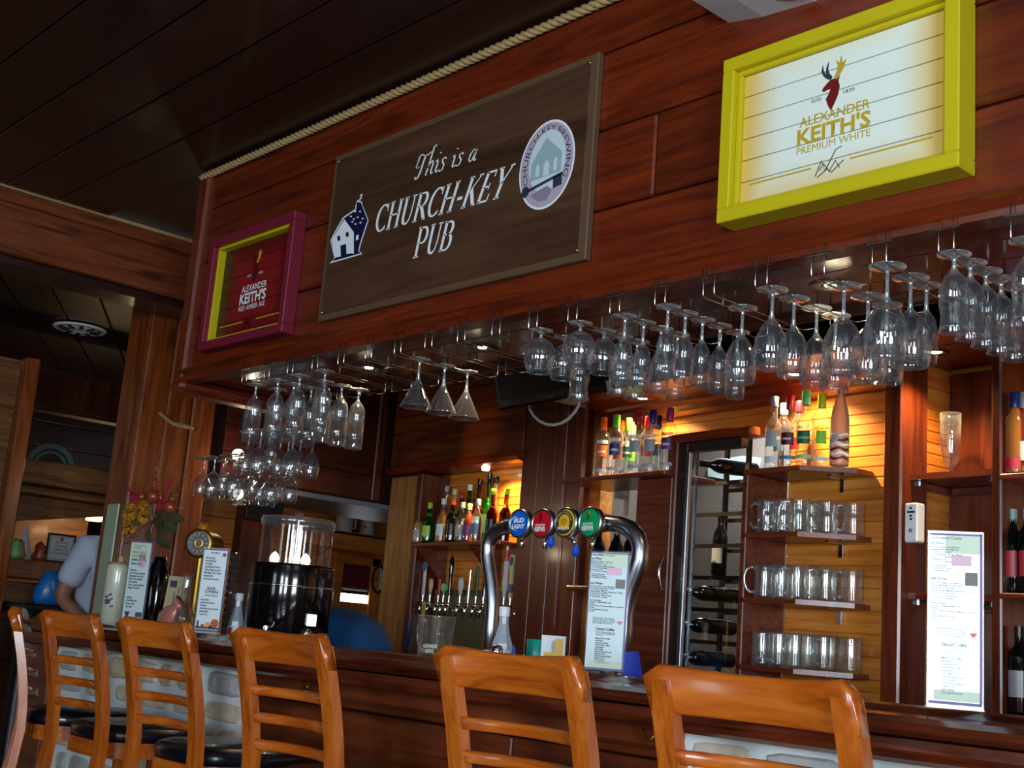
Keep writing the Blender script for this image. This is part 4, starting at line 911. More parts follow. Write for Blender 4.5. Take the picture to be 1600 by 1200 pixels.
for si, z in enumerate(SZ[1:]+[None]):
    if z is None: break
    k = 0
    for row, (V, us) in enumerate(((3.935,(-3.545,-3.455,-3.37)),(4.03,(-3.575,-3.485,-3.395,-3.305)),(4.11,(-3.56,-3.44,-3.33,-3.235)))):
        for j, u_ in enumerate(us):
            lab = 'clear glass beer mug, %s in the %s row, %s mug shelf' % (ORD[j], ('front','middle','back')[row], ('top','middle','bottom')[si])
            if first is None:
                first = thing('beer_mug', lab, 'mug', (0,0,0), 0, 'clear beer mugs on the corner shelves')
                for nm, me in (('body',mugm),('handle',hm)): o = link(bpy.data.objects.new(nm, me)); o.parent = first
                t = first; t.location = B(u_,V,z+.02); t.rotation_euler.z = RB+.3
            else: dup(first, B(u_,V,z+.02), RB+random.uniform(-.5,.9), lab)
# bottles on top of the mug unit
g2 = 'bottles on top of the mug shelves'; T = 1.945
def xb(px, V): return AV(px, 722, V).x
bottle('vodka_bottle','clear bottle with pewter cap and silver back label, left end of the mug unit top', B(xb(1207,3.92),3.92,T), RB+.4, .034,.17,.31,.014,'thinb','c_silver',.045,g2,[(.09,.16,'greylabel',.7),(.02,.05,'c_white',.9)])
bottle('vodka_bottle','clear bottle with white cap half hidden behind the red capped vodka', B(xb(1222,4.03),4.03,T), RB, *SH,'thinb','c_white',.05,g2,[(.09,.14,'lblue',.8)])
bottle('vodka_bottle','clear vodka bottle with tall red cap and red label', B(xb(1232,3.92),3.92,T), RB+.45, *SH,'thinb','c_red',.06,g2,[(.09,.142,'darkred',.75),(.03,.045,'lblue',1)],text=[('SMIRNOFF',.148,.166,.03,'c_white'),('CHERRY',.11,.12,.02,'c_white')])
bottle('vodka_bottle','clear bottle with short red cap in the back row behind the mint capped vodka', B(xb(1247,4.03),4.03,T), RB, *SH,'thinb','c_red',.05,g2,[(.09,.142,'c_red',.75)])
bottle('vodka_bottle','clear vodka bottle with pale mint cap and green label', B(xb(1257,3.93),3.93,T), RB+.45, .0375,.18,.318,.015,'thinb','c_mint',.06,g2,[(.09,.145,'darkgreenlbl',.75),(.03,.045,'c_mint',1)],text=[('SMIRNOFF',.15,.168,.031,'c_white'),('WATERMELON',.11,.12,.026,'c_mint')])
bottle('vodka_bottle','clear vodka bottle with bright yellow cap', B(xb(1282,3.96),3.96,T), RB+.7, *SH,'thinb','c_yel',.06,g2,[(.09,.145,'c_lime',.6),(.02,.036,'c_white',.8)],text=[('SMIRNOFF',.148,.166,.03,'c_yel')])
t = thing('liqueur_bottle', 'frosted bullet shaped bottle with brown and white wavy stripes', 'bottle', B(xb(1311,3.97),3.97,T), RB+.45, g2)
bp_ = [(0,.002),(.036,.0),(.038,.008),(.038,.16),(.036,.2),(.030,.235),(.022,.262),(.014,.285),(.013,.30),(.013,.315),(0,.315)]
obj('body', MB().lathe(bp_, 24), M['frost'], t)
for k in range(6):
    mb = MB(); n = 20
    for q in range(n):
        a0 = -pi*.95+1.5*pi*q/n; a1 = -pi*.95+1.5*pi*(q+1)/n; f0 = .004*sin(q*.9+k); f1 = .004*sin((q+1)*.9+k); zz = .022+.019*k; r_ = .0388
        mb.add([(r_*cos(a0),r_*sin(a0),zz+f0),(r_*cos(a1),r_*sin(a1),zz+f1),(r_*cos(a1),r_*sin(a1),zz+f1+.010),(r_*cos(a0),r_*sin(a0),zz+f0+.010)],[(0,1,2,3)])
    obj('stripe', mb, M['c_white'] if k % 2 else C('brownstripe', 60,20,16), t)
obj('label', MB().lathe([(.0392,.10),(.0392,.122)], 10, a0=-pi*.75, a1=-pi*.45), M['greylabel'], t)
# ---- crowded bottle shelf in the tap recess
sh2 = thing('wall_shelf', 'wooden bracketed shelf above the beer taps crowded with liqueur bottles', 'shelf', (0,0,0), RB)
obj('board', MB().box((-6.30,3.92,1.655),(-5.42,4.145,1.677),.004), M['shelf'], sh2)
for u_ in (-6.28,-5.72): obj('bracket', MB().prism([(3.93,1.654),(4.145,1.654),(4.145,1.43)], u_, u_+.022, 'x'), M['shelf'], sh2)
lq = [(652,3.97,'thinb','c_silver','','greylabel','l_gold','clear squat liqueur bottle at the left end of the crowded shelf',.20,.033),
 (667,3.96,'g_green','c_lime','','c_lime','l_green','green liqueur bottle with pear label in the front row',.24,.038),
 (675,4.07,'thinb','c_bk','','c_white',None,'tall clear bottle with steel pourer near the left end',.30,.032),
 (688,3.97,'thinb','c_white','','c_white','l_amber','clear bottle with slanting white label',.26,.034),
 (691,4.09,'thinb','c_silver','','greylabel',None,'tallest clear bottle with blue foil top',.36,.034),
 (704,4.06,'thinb','c_cream','','c_yel','l_gold','amber bottle with cork stopper in the back row',.33,.034),
 (703,3.95,'g_dark','c_orange','','c_bk','l_brown','black angular bottle with orange neck in the middle of the front row',.25,.036),
 (716,4.08,'g_green','c_red','','c_white','l_green','green bottle with red cap in the back row',.31,.033),
 (718,3.96,'thinb','c_silver','','greylabel',None,'faceted clear bottle beside the black angular one',.23,.032),
 (727,4.07,'g_green','c_white','','c_white','l_green','dark green bottle with ivory stopper',.35,.034),
 (729,3.97,'thinb','c_cream','','purp','l_red','small red liqueur bottle in the front row',.22,.03),
 (742,4.08,'g_brown','c_bk','','lblue','l_amber','tall tequila bottle with black stopper',.38,.036),
 (742,3.96,'thinb','c_silver','','lblue',None,'short clear bottle with blue label',.24,.035),
 (757,4.09,'g_green','c_bk','','darkgreenlbl','l_green','slender green bottle with round black stopper',.41,.03),
 (765,4.0,'g_brown','c_lime','','c_bk','l_red','dark red bottle with lime green pourer cap',.30,.033),
 (768,4.10,'thinb','c_bk','','c_white',None,'slim clear bottle with black stopper in the back row',.39,.028),
 (786,4.03,'g_brown','c_yel','','c_bk','l_amber','amber bottle with yellow green cap at the right end',.30,.033)]
for (px, V, gm, cap, _, lc, liq, lab, ht, r_) in lq:
    q = AV(px, 850, V); bottle('liqueur_bottle', lab, B(q.x,V,1.677), RB+.5, r_, ht*.52, ht, .013, gm, cap, .035, 'liqueur bottles on the crowded shelf', [(ht*.16,ht*.42,lc,.8)], liq)
# ================================================================== WINE ROOM BEHIND A GLASS DOOR
d1 = struct('door_1', MB().box((-4.10,3.87,1.022),(-4.035,3.93,2.13),.006), M['red_z'], B_=True)
obj('head', MB().box((-4.10,3.86,2.09),(-3.59,3.93,2.13),.006), M['red_x'], d1)
obj('stile', MB().box((-4.035,3.885,1.022),(-3.985,3.925,2.09),.004), C('darkframe', 44,34,32, rough=.3), d1)
obj('top_rail', MB().box((-3.985,3.885,2.045),(-3.655,3.925,2.09),.004), C('darkframe', 44,34,32), d1)
obj('door_glass', MB().box((-3.985,3.905,1.022),(-3.655,3.909,2.045)), M['pane'], d1)
obj('metal_strip', MB().box((-3.985,3.88,1.022),(-3.965,3.90,2.045),.002), M['steel'], d1)
obj('handle', MB().tube([(-4.06,3.87,1.42),(-4.06,3.835,1.43),(-4.06,3.82,1.48),(-4.06,3.82,1.52),(-4.06,3.835,1.57),(-4.06,3.87,1.58)], .006, 8), M['chrome'], d1)
C('cellar', 112,98,90, rough=.8, var=.3, bump=.3); C('cellarwhite', 176,196,196, rough=.7)
wr_ = struct('wall_cellar', MB().box((-5.6,5.1,0),(-3.1,5.15,2.6)), M['cellar'], B_=True)
obj('side', MB().box((-3.5,4.26,0),(-3.45,5.1,2.6)).box((-5.3,4.3,0),(-5.25,5.1,2.6)), M['cellar'], wr_)
obj('ceiling_panel', MB().box((-5.3,4.2,2.5),(-3.45,5.1,2.55)), M['cellarwhite'], wr_)
obj('white_board', MB().prism([(lambda q: (q.x,q.z))(AV(x, y, 5.06)) for x, y in ((1106,744),(1175,757),(1190,716),(1160,712),(1122,718),(1106,730))], 5.06, 5.098, 'y'), M['cellarwhite'], wr_)
point('cellar_fill', B(-4.45,4.7,2.38), 26, (.85,.95,1), .08)  # added fill light with no fitting, brightens the wine room
wrk = thing('wine_rack', 'black metal wine rack standing behind the glass door', 'wine rack', (0,0,0), RB)
for u_ in (-4.33,-3.98):
    for v_ in (4.28,4.5): obj('post', MB().box((u_-.012,v_-.008,1.0),(u_+.012,v_+.008,2.2)), M['blackm'], wrk)
for k in range(7):
    z = 1.06+.15*k
    for v_ in (4.28,4.5): obj('rail', MB().box((-4.33,v_-.006,z),(-3.98,v_+.006,z+.018)), M['blackm'], wrk)
wbody = MB().lathe([(0,0),(.034,.002),(.0375,.012),(.0375,.19),(.030,.215),(.016,.24),(.0145,.30)], 16).mesh('body')
def wine(label, loc, rot, group, foil='c_silver', lab='c_white', gm='g_dark', lying=False, sticker=True):
    t = thing('wine_bottle', label, 'bottle', loc, 0, group)
    o = link(bpy.data.objects.new('body', wbody)); o.parent = t
    if not wbody.materials: wbody.materials.append(M['g_dark'])
    o.material_slots[0].link = 'OBJECT'; o.material_slots[0].material = MT(gm)
    obj('foil', MB().lathe([(.0155,.235),(.0158,.302),None,(0,.302)], 12), MT(foil), t)
    if sticker: obj('label', MB().lathe([(.0385,.06),(.0385,.15)], 10, a0=-pi/2-.8, a1=-pi/2+.8), MT(lab), t)
    t.rotation_euler = rot; return t
C('foilgrey', 130,160,150); C('redlabel', 170,40,56); C('olive', 110,110,50)
for k, (z, u_, foil) in enumerate(((1.1,-4.16,'foilgrey'),(1.25,-4.16,'foilgrey'),(1.40,-4.14,'c_bk'),(2.0,-4.06,'c_bk'))):
    wine('dark wine bottle lying on the %s level of the black rack' % ('lowest','second lowest','third lowest','highest')[k], B(u_+.0,4.42,z+.045), (radians(90), 0, RB-.35), 'wine bottles lying in the black rack', foil, sticker=False)
wine('dark wine bottle with white label standing on the black rack', B(-4.22,4.36,1.533), (0,0,RB+.3), 'standing bottles behind the glass door', 'c_bk')
wine('dark unlabelled wine bottle standing on the black rack behind the glass door', B(-4.08,4.42,1.533), (0,0,RB), 'standing bottles behind the glass door', 'c_bk', 'c_bk')
# bottles in the open cabinet behind the beer tower
for i, (u_, v_, z, lab, foil, st) in enumerate(((-4.66,3.97,1.442,'dark wine bottle, leftmost on the upper level of the open cabinet','c_bk','c_white'),(-4.56,4.0,1.442,'dark wine bottle on the upper level of the open cabinet, middle one','c_silver','c_white'),(-4.42,3.97,1.442,'dark wine bottle on the upper level of the open cabinet, nearest the side board','c_silver','c_cream'),(-4.58,3.95,1.02,'dark wine bottle on the worktop inside the open cabinet','c_bk','c_cream'),(-4.40,3.97,1.02,'dark wine bottle with white label on the worktop against the side board','c_silver','c_white'))):
    wine(lab, B(u_,v_,z), (0,0,RB+.2), 'dark wine bottles in the open cabinet', foil, st)
# ================================================================== CORNER NICHE
for k, (z, lab) in enumerate(((1.885,'triangular corner shelf holding the tall beer glass'),(1.43,'lower triangular corner shelf behind the tall menu'))):
    s_ = thing('corner_shelf', lab, 'shelf', (0,0,0), RB)
    obj('board', MB().prism([(-2.938,4.04),(-2.545,4.02),(-2.545,4.32),(-2.938,4.32)][:1]+[(-2.545,4.06),(-2.60,4.32),(-2.938,4.323)], z, z+.018, 'z'), M['shelf'], s_)
    obj('front_edge', MB().prism([(-2.938,4.035),(-2.545,4.05),(-2.545,4.065),(-2.938,4.05)], z-.004, z+.02, 'z'), M['shelf'], s_)
    obj('cleat', MB().box((-2.938,4.05,z-.03),(-2.918,4.32,z-.001),.002), M['shelf'], s_); obj('cleat', MB().box((-2.91,4.30,z-.03),(-2.56,4.323,z-.001),.002), M['shelf'], s_)
    for u_, v_ in ((-2.91,4.09),(-2.59,4.08)): obj('bracket', MB().cyl((u_,v_,z-.022),(u_,v_,z-.001),.012), M['steel'], s_)
q = AV(1485,735,4.14)
obj('beer_glass', MB().lathe([(0,.004),(.034,.0),(.036,.003),(.030,.012),(.012,.022),(.012,.03),(.026,.05),(.033,.09),(.038,.14),(.040,.20),(.0405,.245),(.0385,.245),(.037,.14),(.031,.09),(.023,.055),(0,.04)], 28), M['mugglass'], loc=B(q.x,4.14,1.905), label='tall empty footed beer glass on the corner shelf', cat='glass')
obj('beer_glass', MB().lathe([(0,.006),(.030,.0),(.032,.004),(.040,.145),(.041,.15),(.039,.15),(.031,.012),(0,.012)], 28), M['mugglass'], loc=B(-2.72,4.12,1.45), label='straight clear pint glass on the lower corner shelf behind the menu', cat='glass')
rc = thing('remote_sensor', 'white wall controller with small dark buttons fixed beside the niche post', 'controller', B(-2.912,4.0,1.60), RB)
a = AV(1418,787,3.98); b = AV(1438,848,3.98); rc.location = B(a.x,3.98,b.z)
w_ = b.x-a.x; h_ = a.z-b.z
obj('casing', MB().box((0,-.02,0),(w_,.03,h_),.006), M['white'], rc)
for i, (x, z) in enumerate(((.5,.84),(.32,.74),(.52,.74),(.7,.74),(.5,.64),(.52,.56))): obj('button', MB().box((w_*x-.005,-.0215,h_*z),(w_*x+.006,-.02,h_*z+.008)), M['ink'], rc)
obj('dial', MB().cyl((w_*.5,-.021,h_*.3),(w_*.5,-.019,h_*.3),.008), M['inkgrey'], rc)
# wine shelves at the right edge
for k, (z, lab) in enumerate(((1.872,'upper wine shelf at the right edge of the picture'),(1.452,'middle wine shelf at the right edge of the picture'),(1.04,'lowest wine shelf at the right edge of the picture'))):
    obj('wall_shelf', MB().box((-2.50,3.98,z-.02),(-1.3,4.32,z),.004), M['shelf'], rz=RB, label=lab, cat='shelf')
def wv(px, V): return AV(px, 900, V).x
wine('dark wine bottle with cream label behind the navy capped bottle', B(wv(1578,4.1),4.1,1.873), (0,0,RB), 'bottles on the upper right shelf', 'c_bk', 'c_cream')
bottle('vodka_bottle','clear bottle with navy cap and orange content on the upper right shelf', B(wv(1587,4.04),4.04,1.873), RB, *SH,'thinb','c_blue',.06,'bottles on the upper right shelf',[(.02,.06,'redlabel',1.0)],'l_amber')
bottle('vodka_bottle','clear bottle with silver cap at the picture edge on the upper right shelf', B(wv(1602,4.06),4.06,1.873), RB, *SH,'thinb','c_silver',.06,'bottles on the upper right shelf',[(.05,.12,'c_white',1.0)],'l_red')
for i, (px, v_, lb) in enumerate(((1583,4.06,'redlabel'),(1597,4.16,'redlabel'),(1606,4.05,'redlabel'))):
    wine('wine bottle with blue grey foil and red label, %s on the middle right shelf' % ORD[i], B(wv(px,v_),v_,1.453), (0,0,RB+.5), 'red label wine bottles on the middle right shelf', 'foilgrey', lb)
wine('large dark wine bottle with pale oval label on the lowest right shelf', B(wv(1592,4.05),4.05,1.04), (0,0,RB+.1), 'bottles on the lowest right shelf', 'c_bk', 'c_silver')
wine('dark wine bottle at the picture edge on the lowest right shelf', B(wv(1610,4.08),4.08,1.04), (0,0,RB+.1), 'bottles on the lowest right shelf', 'c_bk', 'c_cream')
# ================================================================== WALL TAPS
C('brassplate', 124,118,86, rough=.35, metal=.5)
tp = thing('tap_backsplash', 'dull metal splash panel carrying the row of beer taps', 'tap panel', (0,0,0), RB)
obj('panel', MB().box((-6.295,4.10,1.022),(-5.40,4.147,1.42),.004), M['brassplate'], tp); obj('edge_strip', MB().box((-5.42,4.08,1.022),(-5.40,4.10,1.42),.002), M['brass'], tp)
taps = [(662,'white tap handle with blue badge, leftmost on the wall','c_white',.20,.013,'flat'),(673,'short ivory paddle tap handle beside the leftmost one','c_cream',.10,.02,'pad'),(686,'small bright red tap handle','c_red',.10,.014,'flat'),(694,'tap with round green badge','c_mint',.10,.017,'disc'),(703,'tall black spindle tap handle','black',.24,.015,'spin'),(720,'white rounded tap handle shaped like a tooth','c_white',.11,.024,'pad'),(733,'chrome rod tap handle','chrome',.15,.008,'rod'),(745,'dark green tap handle','darkgreenlbl',.17,.011,'flat'),(757,'dark tap handle half hidden by the steel arch','black',.15,.011,'flat'),(789,'white tap handle with red and white top, right of the steel arch','c_white',.26,.014,'tall'),(799,'cream tap handle with blue oval badge and blue band','c_cream',.26,.016,'oval'),(812,'bare chrome tap without handle at the right end','chrome',.0,.01,'none')]
for i, (px, lab, col, hl, r_, kind) in enumerate(taps):
    q = AV(px, 948, 4.03); t = thing('beer_tap', lab, 'tap', B(q.x,4.03,1.315), RB, 'beer taps on the wall')
    obj('shank', MB().cyl((0,.07,0),(0,-.01,0),.009).cyl((0,.07,0),(0,.062,0),.02), M['chrome'], t)
    obj('spout', MB().tube([(0,-.01,.01),(0,-.02,0),(0,-.03,-.02),(0,-.03,-.05)],[.012,.012,.009,.007], 10).sphere((0,-.012,.012),.014,8), M['chrome'], t)
    if kind != 'none': obj('lever', MB().cyl((0,-.012,.02),(0,-.012,.055),.005).cyl((0,-.012,.05),(0,-.012,.065),.008), M['chrome'], t)
    z = .06; mb = MB()
    if kind in ('flat',): mb.box((-r_,-.018,z),(r_,-.006,z+hl),.004)
    elif kind == 'pad': mb.lathe([(0,z),(.008,z),(r_*.7,z+.03),(r_,z+.065),(r_*.9,z+.09),(r_*.5,z+hl),(0,z+hl)], 14, Matrix.Translation((0,-.012,0)) @ Matrix.Diagonal((1,.55,1,1)))
    elif kind == 'disc': mb.cyl((0,-.02,z+.05),(0,-.004,z+.05),.024,n=20).cyl((0,-.012,z),(0,-.012,z+.03),.005)
    elif kind == 'spin': mb.lathe([(.008,z),(.010,z+.06),(.012,z+.12),(.017,z+.17),(.014,z+.21),(0,z+hl)], 14, Matrix.Translation((0,-.012,0)))
    elif kind == 'rod': mb.cyl((0,-.012,z),(0.006,-.012,z+hl),r_)
    elif kind == 'tall': mb.prism([(-.006,z),(.006,z),(.016,z+.10),(.012,z+.13),(.014,z+.20),(-.014,z+.20),(-.012,z+.13),(-.018,z+.09)], -.018, -.006, 'y')
    elif kind == 'oval': mb.prism([(-.010,z),(.010,z),(.011,z+.12),(.018,z+.17),(-.018,z+.17),(-.011,z+.12)], -.02, -.004, 'y').prism(disc(0,z+.20,.026,.036,20), -.022, -.002, 'y')
    if mb.v: obj('tap_handle', mb, M[col], t)
    if i == 0: obj('badge', MB().prism(disc(0,z+.17,.02,.03,16), -.021, -.018, 'y'), M['lblue'], t)
    if kind == 'tall': obj('bottle_top', MB().cyl((0,-.012,z+.20),(0,-.012,z+.215),.018).cyl((0,-.012,z+.215),(0,-.012,z+.26),.013), M['c_red'], t); obj('cap', MB().cyl((0,-.012,z+.26),(0,-.012,z+.28),.009), M['c_white'], t)
    if kind == 'oval': obj('badge', MB().prism(disc(0,z+.20,.019,.026,20), -.0235, -.022, 'y'), C('badgeblue', 60,84,110), t); obj('band', MB().box((-.0125,-.021,z+.03),(.0125,-.003,z+.075)), C('bandblue', 90,96,150), t)
# ================================================================== STEEL BEER TOWER ON THE BAR
YT = 2.80
def TP(px, py): p = AY(px, py, YT); return (p.x, YT, p.z)
tw = thing('beer_tower', 'brushed steel arched beer tower with four round badges on the bar', 'beer tower', (-2.78,YT,1.068))
def rel(P, o=tw): return [(p[0]-o.location.x, p[1]-o.location.y, p[2]-o.location.z) for p in P]
Lp = [TP(*q) for q in ((767.5,982),(769,960),(770,940),(768,914),(764.5,890),(762,870),(762.5,852),(767,839),(776,829),(790,823),(806,821))]
Lp = [(Lp[0][0],YT,1.068)]+Lp
Rp = [TP(*q) for q in ((930,817),(950,817.5),(968,819),(984,826.5),(996,839),(1001,856),(1000,874),(994,893),(985,915),(979,938),(976,962),(975,985))]
Rp = Rp+[(Rp[-1][0],YT,1.068)]
obj('arm', MB().tube(rel(Lp), .0245, 20), M['steel'], tw); obj('arm', MB().tube(rel(Rp), [.0245]*3+[.027]*4+[.0275]*3+[.0265]*3, 20), M['steel'], tw)
obj('cross_tube', MB().cyl(*rel([TP(800,821), TP(945,817.5)]), .021, n=20), M['steel'], tw)
for x, y in ((799,821.5),(946,817.5)):
    c_ = Vector(rel([TP(x, y)])[0]); obj('collar', MB().cyl(c_-Vector((.012,0,0)), c_+Vector((.012,0,0)), .028, n=20), M['steel'], tw)
for P in (Lp[0], Rp[-1]):
    x = P[0]-tw.location.x; obj('base_flange', MB().lathe([(.026,.05),(.029,.048),(.029,.042),(.027,.04),(.027,.01),(.036,.008),(.038,0)], 24, Matrix.Translation((x,0,0))), M['steel'], tw)
C('bl', 8,92,200, rough=.2, coat=.5); C('br', 190,20,34, rough=.2, coat=.5); C('by', 226,180,30, rough=.2, coat=.5); C('bg', 10,150,84, rough=.2, coat=.5)
for i, (px, py, col) in enumerate(((811,818,'bl'),(847,818,'br'),(884,816.5,'by'),(921.5,816,'bg'))):
    c_ = AY(px, py, YT-.09); x, z = c_.x-tw.location.x, c_.z-tw.location.z; r_ = .047; y = -.09
    bd = obj('badge', MB().lathe([(0,0),(r_*.86,0),(r_*.9,.004),(r_,.004),(r_,-.02),(r_*.85,-.03),(.02,-.04),(.018,-.07)], 36, Matrix.Translation((x,y,z)) @ Matrix.Rotation(pi/2, 4, 'X')), M['steel'], tw)
    obj('badge_face', MB().lathe([(0,.0065),(r_*.5,.006),(r_*.86,.002)], 32, Matrix.Translation((x,y,z)) @ Matrix.Rotation(pi/2, 4, 'X')), M[col], bd)
    yl = y-.0085
    if col == 'bl':
        lettering('BUD', 'wht', bd, yl, x-.017, x+.032, z+.001, z+.017, bold=.04, shear=.2); lettering('LIGHT', 'wht', bd, yl, x-.024, x+.036, z-.018, z-.003, bold=.04, shear=.2)
        obj('swoosh', MB().tube([(x+.0,yl,z+.022),(x-.015,yl,z+.02),(x-.03,yl,z+.008),(x-.033,yl,z-.006),(x-.02,yl,z-.02),(x+.005,yl,z-.026)], [.0006,.002,.003,.003,.0015,.0004], 5), C('palebl', 150,205,245), bd)
    elif col in ('br', 'bg'):
        lettering('ALEXANDER', 'wht', bd, yl, x-.022, x+.022, z-.009, z-.002, bold=.02); lettering("KEITH'S", 'wht', bd, yl, x-.023, x+.023, z-.026, z-.011, bold=.05)
        stag(bd, x, z+.018, .022, .03, yl, ('darkred','darkred','darkred') if col == 'br' else ('stagred','stagred','gold'))
    else:
        obj('dark_ring', ring(x, z, .037, .037, .012, yl+.0015, yl), M['ink'], bd)
        me = textmesh('UPPER CANADA', 'by', 0, 1, 0, 1); onto(me, lambda c: Vector((x+(.028+.007*c.z)*cos(radians(175-c.x*170)), yl-.0006, z+(.028+.007*c.z)*sin(radians(175-c.x*170))))); obj('lettering', me, None, bd)
        obj('rosette', MB().tube([(x+.012*cos(a*.6)*(1-a/16), yl, z+.012*sin(a*.6)*(1-a/16)) for a in range(14)], .0022, 5), C('cop', 190,120,50), bd)
        obj('banner', MB().box((x-.025,yl-.001,z-.022),(x+.025,yl,z-.014)), M['c_cream'], bd)
for i, (px, py, h_) in enumerate(((861,848,.0),(900,862,.0))):
    tx = (846, 884)[i]; a = Vector(rel([AY(tx+2, 838, YT-.07)])[0]); b = Vector(rel([AY(px-2, py-14, YT-.10)])[0]); c_ = Vector(rel([AY(px, py-4, YT-.10)])[0])
    if i: obj('spout', MB().tube([a, a.lerp(b,.5)+Vector((.008,0,0)), b], .008, 8), M['chrome'], tw)
    obj('blue_stopper', MB().cyl(c_+Vector((0,0,.012)), c_-Vector((0,0,.012)), .008, .013, 8).cyl(c_-Vector((0,0,.012)), c_-Vector((0,0,.024)), .013, .003, 8), C('stopblue', 20,80,210), tw)
for tx in (811, 847, 921):
    a = Vector(rel([AY(tx+8, 836, YT-.03)])[0]); obj('spout', MB().tube([a, a+Vector((.006,-.012,-.02)), a+Vector((.008,-.016,-.045))], .008, 8), M['chrome'], tw)
# ================================================================== THINGS STANDING ON THE BAR
ZB = 1.0685; ZR = 1.0885
def on(px, Y, z=ZB): return Vector((AY(px, 1000, Y).x, Y, z))
def menu(px, ytop, Y, w_, rz, label, lines, extra, z=ZR, cut=True):
    o = AY(px[1], px[2], Y); loc = Vector((o.x, Y, z)); top = AY(px[0], ytop, Y).z; h_ = top-z
    t = thing('menu_stand', label, 'menu', loc, rz, 'tall menus in clear stands on the bar')
    obj('stand', MB().box((-w_/2-.004,-.004,.0),(w_/2+.004,-.0025,h_),.0005).box((-w_/2-.004,.0025,.0),(w_/2+.004,.004,h_),.0005).box((-w_/2-.006,-.03,0),(w_/2+.006,.05,.003)).box((-w_/2-.0045,-.004,0),(-w_/2-.003,.03,h_)), M['acrylic'], t)
    obj('sheet', MB().box((-w_/2,-.002,.014),(w_/2,.002,h_-.006)), M['paper'], t)
    obj('purple_edge', MB().box((w_/2-.004,-.0052,.012),(w_/2+.001,-.0046,h_-.005)).box((-w_/2,-.0052,.008),(w_/2,-.0046,.014)).box((-w_/2,-.0052,h_-.010),(w_/2,-.0046,h_-.006)), C('violetedge', 84,60,130), t)
    y = -.0046
    for body, z0, hgt, x0, x1, col in lines: lettering(body, col, t, y, -w_/2+x0*w_, -w_/2+x1*w_, z0*h_, (z0+hgt)*h_, bold=.012)
    for kind, x0, x1, z0, z1, col in extra:
        if kind == 'box': obj('picture', MB().box((-w_/2+x0*w_,y,z0*h_),(-w_/2+x1*w_,y+.0005,z1*h_)), MT(col), t)
        elif kind == 'tri': obj('glass_print', MB().prism([(-w_/2+x0*w_,z1*h_),(-w_/2+x1*w_,z1*h_),(-w_/2+(x0+x1)/2*w_,z0*h_)], y, y+.0005, 'y'), MT(col), t)
        elif kind == 'disc': obj('stamp', MB().prism(disc(-w_/2+x0*w_, z0*h_, x1*w_, x1*w_, 20), y, y+.0005, 'y'), MT(col), t)
    return t
C('wash', 196,216,192, rough=.5); C('pinkwash', 214,178,196, rough=.5); C('photo', 70,70,66); C('wineprint', 200,60,70); C('stampred', 150,60,80); C('pumpkin', 190,90,30); C('grape', 60,24,50); C('pear', 214,180,40)
wl_ = [('rince Edward County',.945,.022,.02,.62,'ink'),('ed Wine',.918,.018,.02,.27,'ink'),('by the Glass and Bottle\nEstate Reserve, Merlot\n5 oz, 8 oz, bottle\nChardonnay, Barrel Aged\n5 oz, 8 oz, bottle\nRiesling, Dry\n5 oz, 8 oz, bottle',.815,.095,.03,.62,'ink'),('by the Bottle\nWaring House\nCabernet Franc',.765,.038,.03,.44,'ink'),
 ('ted Wines',.715,.018,.02,.34,'ink'),('by the Glass and Bottle\nCave Spring, Pinot Noir\n5 oz, 8 oz, bottle\nSanta Rita, Maipo Reserva, Chile\n5 oz, 8 oz, bottle\nCono Sur, Pinot Noir\n5 oz, 8 oz, bottle',.605,.10,.03,.88,'ink'),('by the Bottle\nFolonari Valpolicella, Italy\nbottle\nRosemount, Cabernet Merlot, Australia\nbottle\nGrand Moulin, Chianti\nbottle',.49,.10,.03,.92,'ink'),('Seasonal Drinks Board\nAsk us about our wines\nand local ciders, served\nby the glass in season',.395,.052,.14,.72,'ink'),
 ('Dessert Coffee',.343,.024,.24,.72,'ink'),('We are happy to prepare any\nof these with whipped cream\non request',.298,.036,.24,.74,'ink'),('Monte Cristo Coffee\nwith kahlua\nand grand marnier\nPrince Cristo Coffee\nwith brandy\nIrish Coffee\nwith whiskey and cream\nSpanish Coffee\nwith brandy and kahlua\nBlueberry Tea\nwith amaretto\nChocolate Decadence',.08,.205,.24,.68,'ink')]
wx = [('box',.3,1.0,.87,.985,'wash'),('box',.42,.80,.80,.86,'pinkwash'),('box',.68,.92,.69,.765,'photo'),('tri',.76,.92,.395,.425,'wineprint'),('box',.1,1.0,.014/.33,.10,'wash')]
menu((1492,1492,1125),830,2.47,.104,radians(26),'tall wine and dessert coffee menu in a clear stand, nearest the viewer', wl_, wx)
menu((945,942,1068),860,2.48,.104,radians(34),'tall wine and dessert coffee menu in a clear stand in front of the steel tower', wl_, wx)
menu((210,205,980),845,2.55,.10,radians(38),'tall wine menu in a clear stand leaning beside the white stoneware jar', [('Prince Edward County\nWhite Wine',.90,.05,.15,.75,'ink'),('by the Glass and Bottle\nCasa Dea, Pinot Gris\nSandbanks, Dunes White\nWaupoos, Riesling',.70,.18,.1,.8,'ink'),('Red Wine\nby the Glass and Bottle\nSandbanks, Baco Noir\nBlack Prince, Merlot\nKarlo Estates\nOpen, Cabernet Merlot\nNiagara Peninsula',.42,.24,.1,.85,'ink'),('Sparkling\nby the bottle only\nProsecco, Italy\nCava, Spain',.20,.14,.1,.6,'ink')],
     [('box',.0,1.0,.78,.985,'wash'),('box',.45,.75,.68,.84,'pinkwash'),('tri',.1,.35,.06,.16,'grape'),('box',.62,.92,.10,.16,'photo'),('disc',.3,.12,.07,0,'grape')])
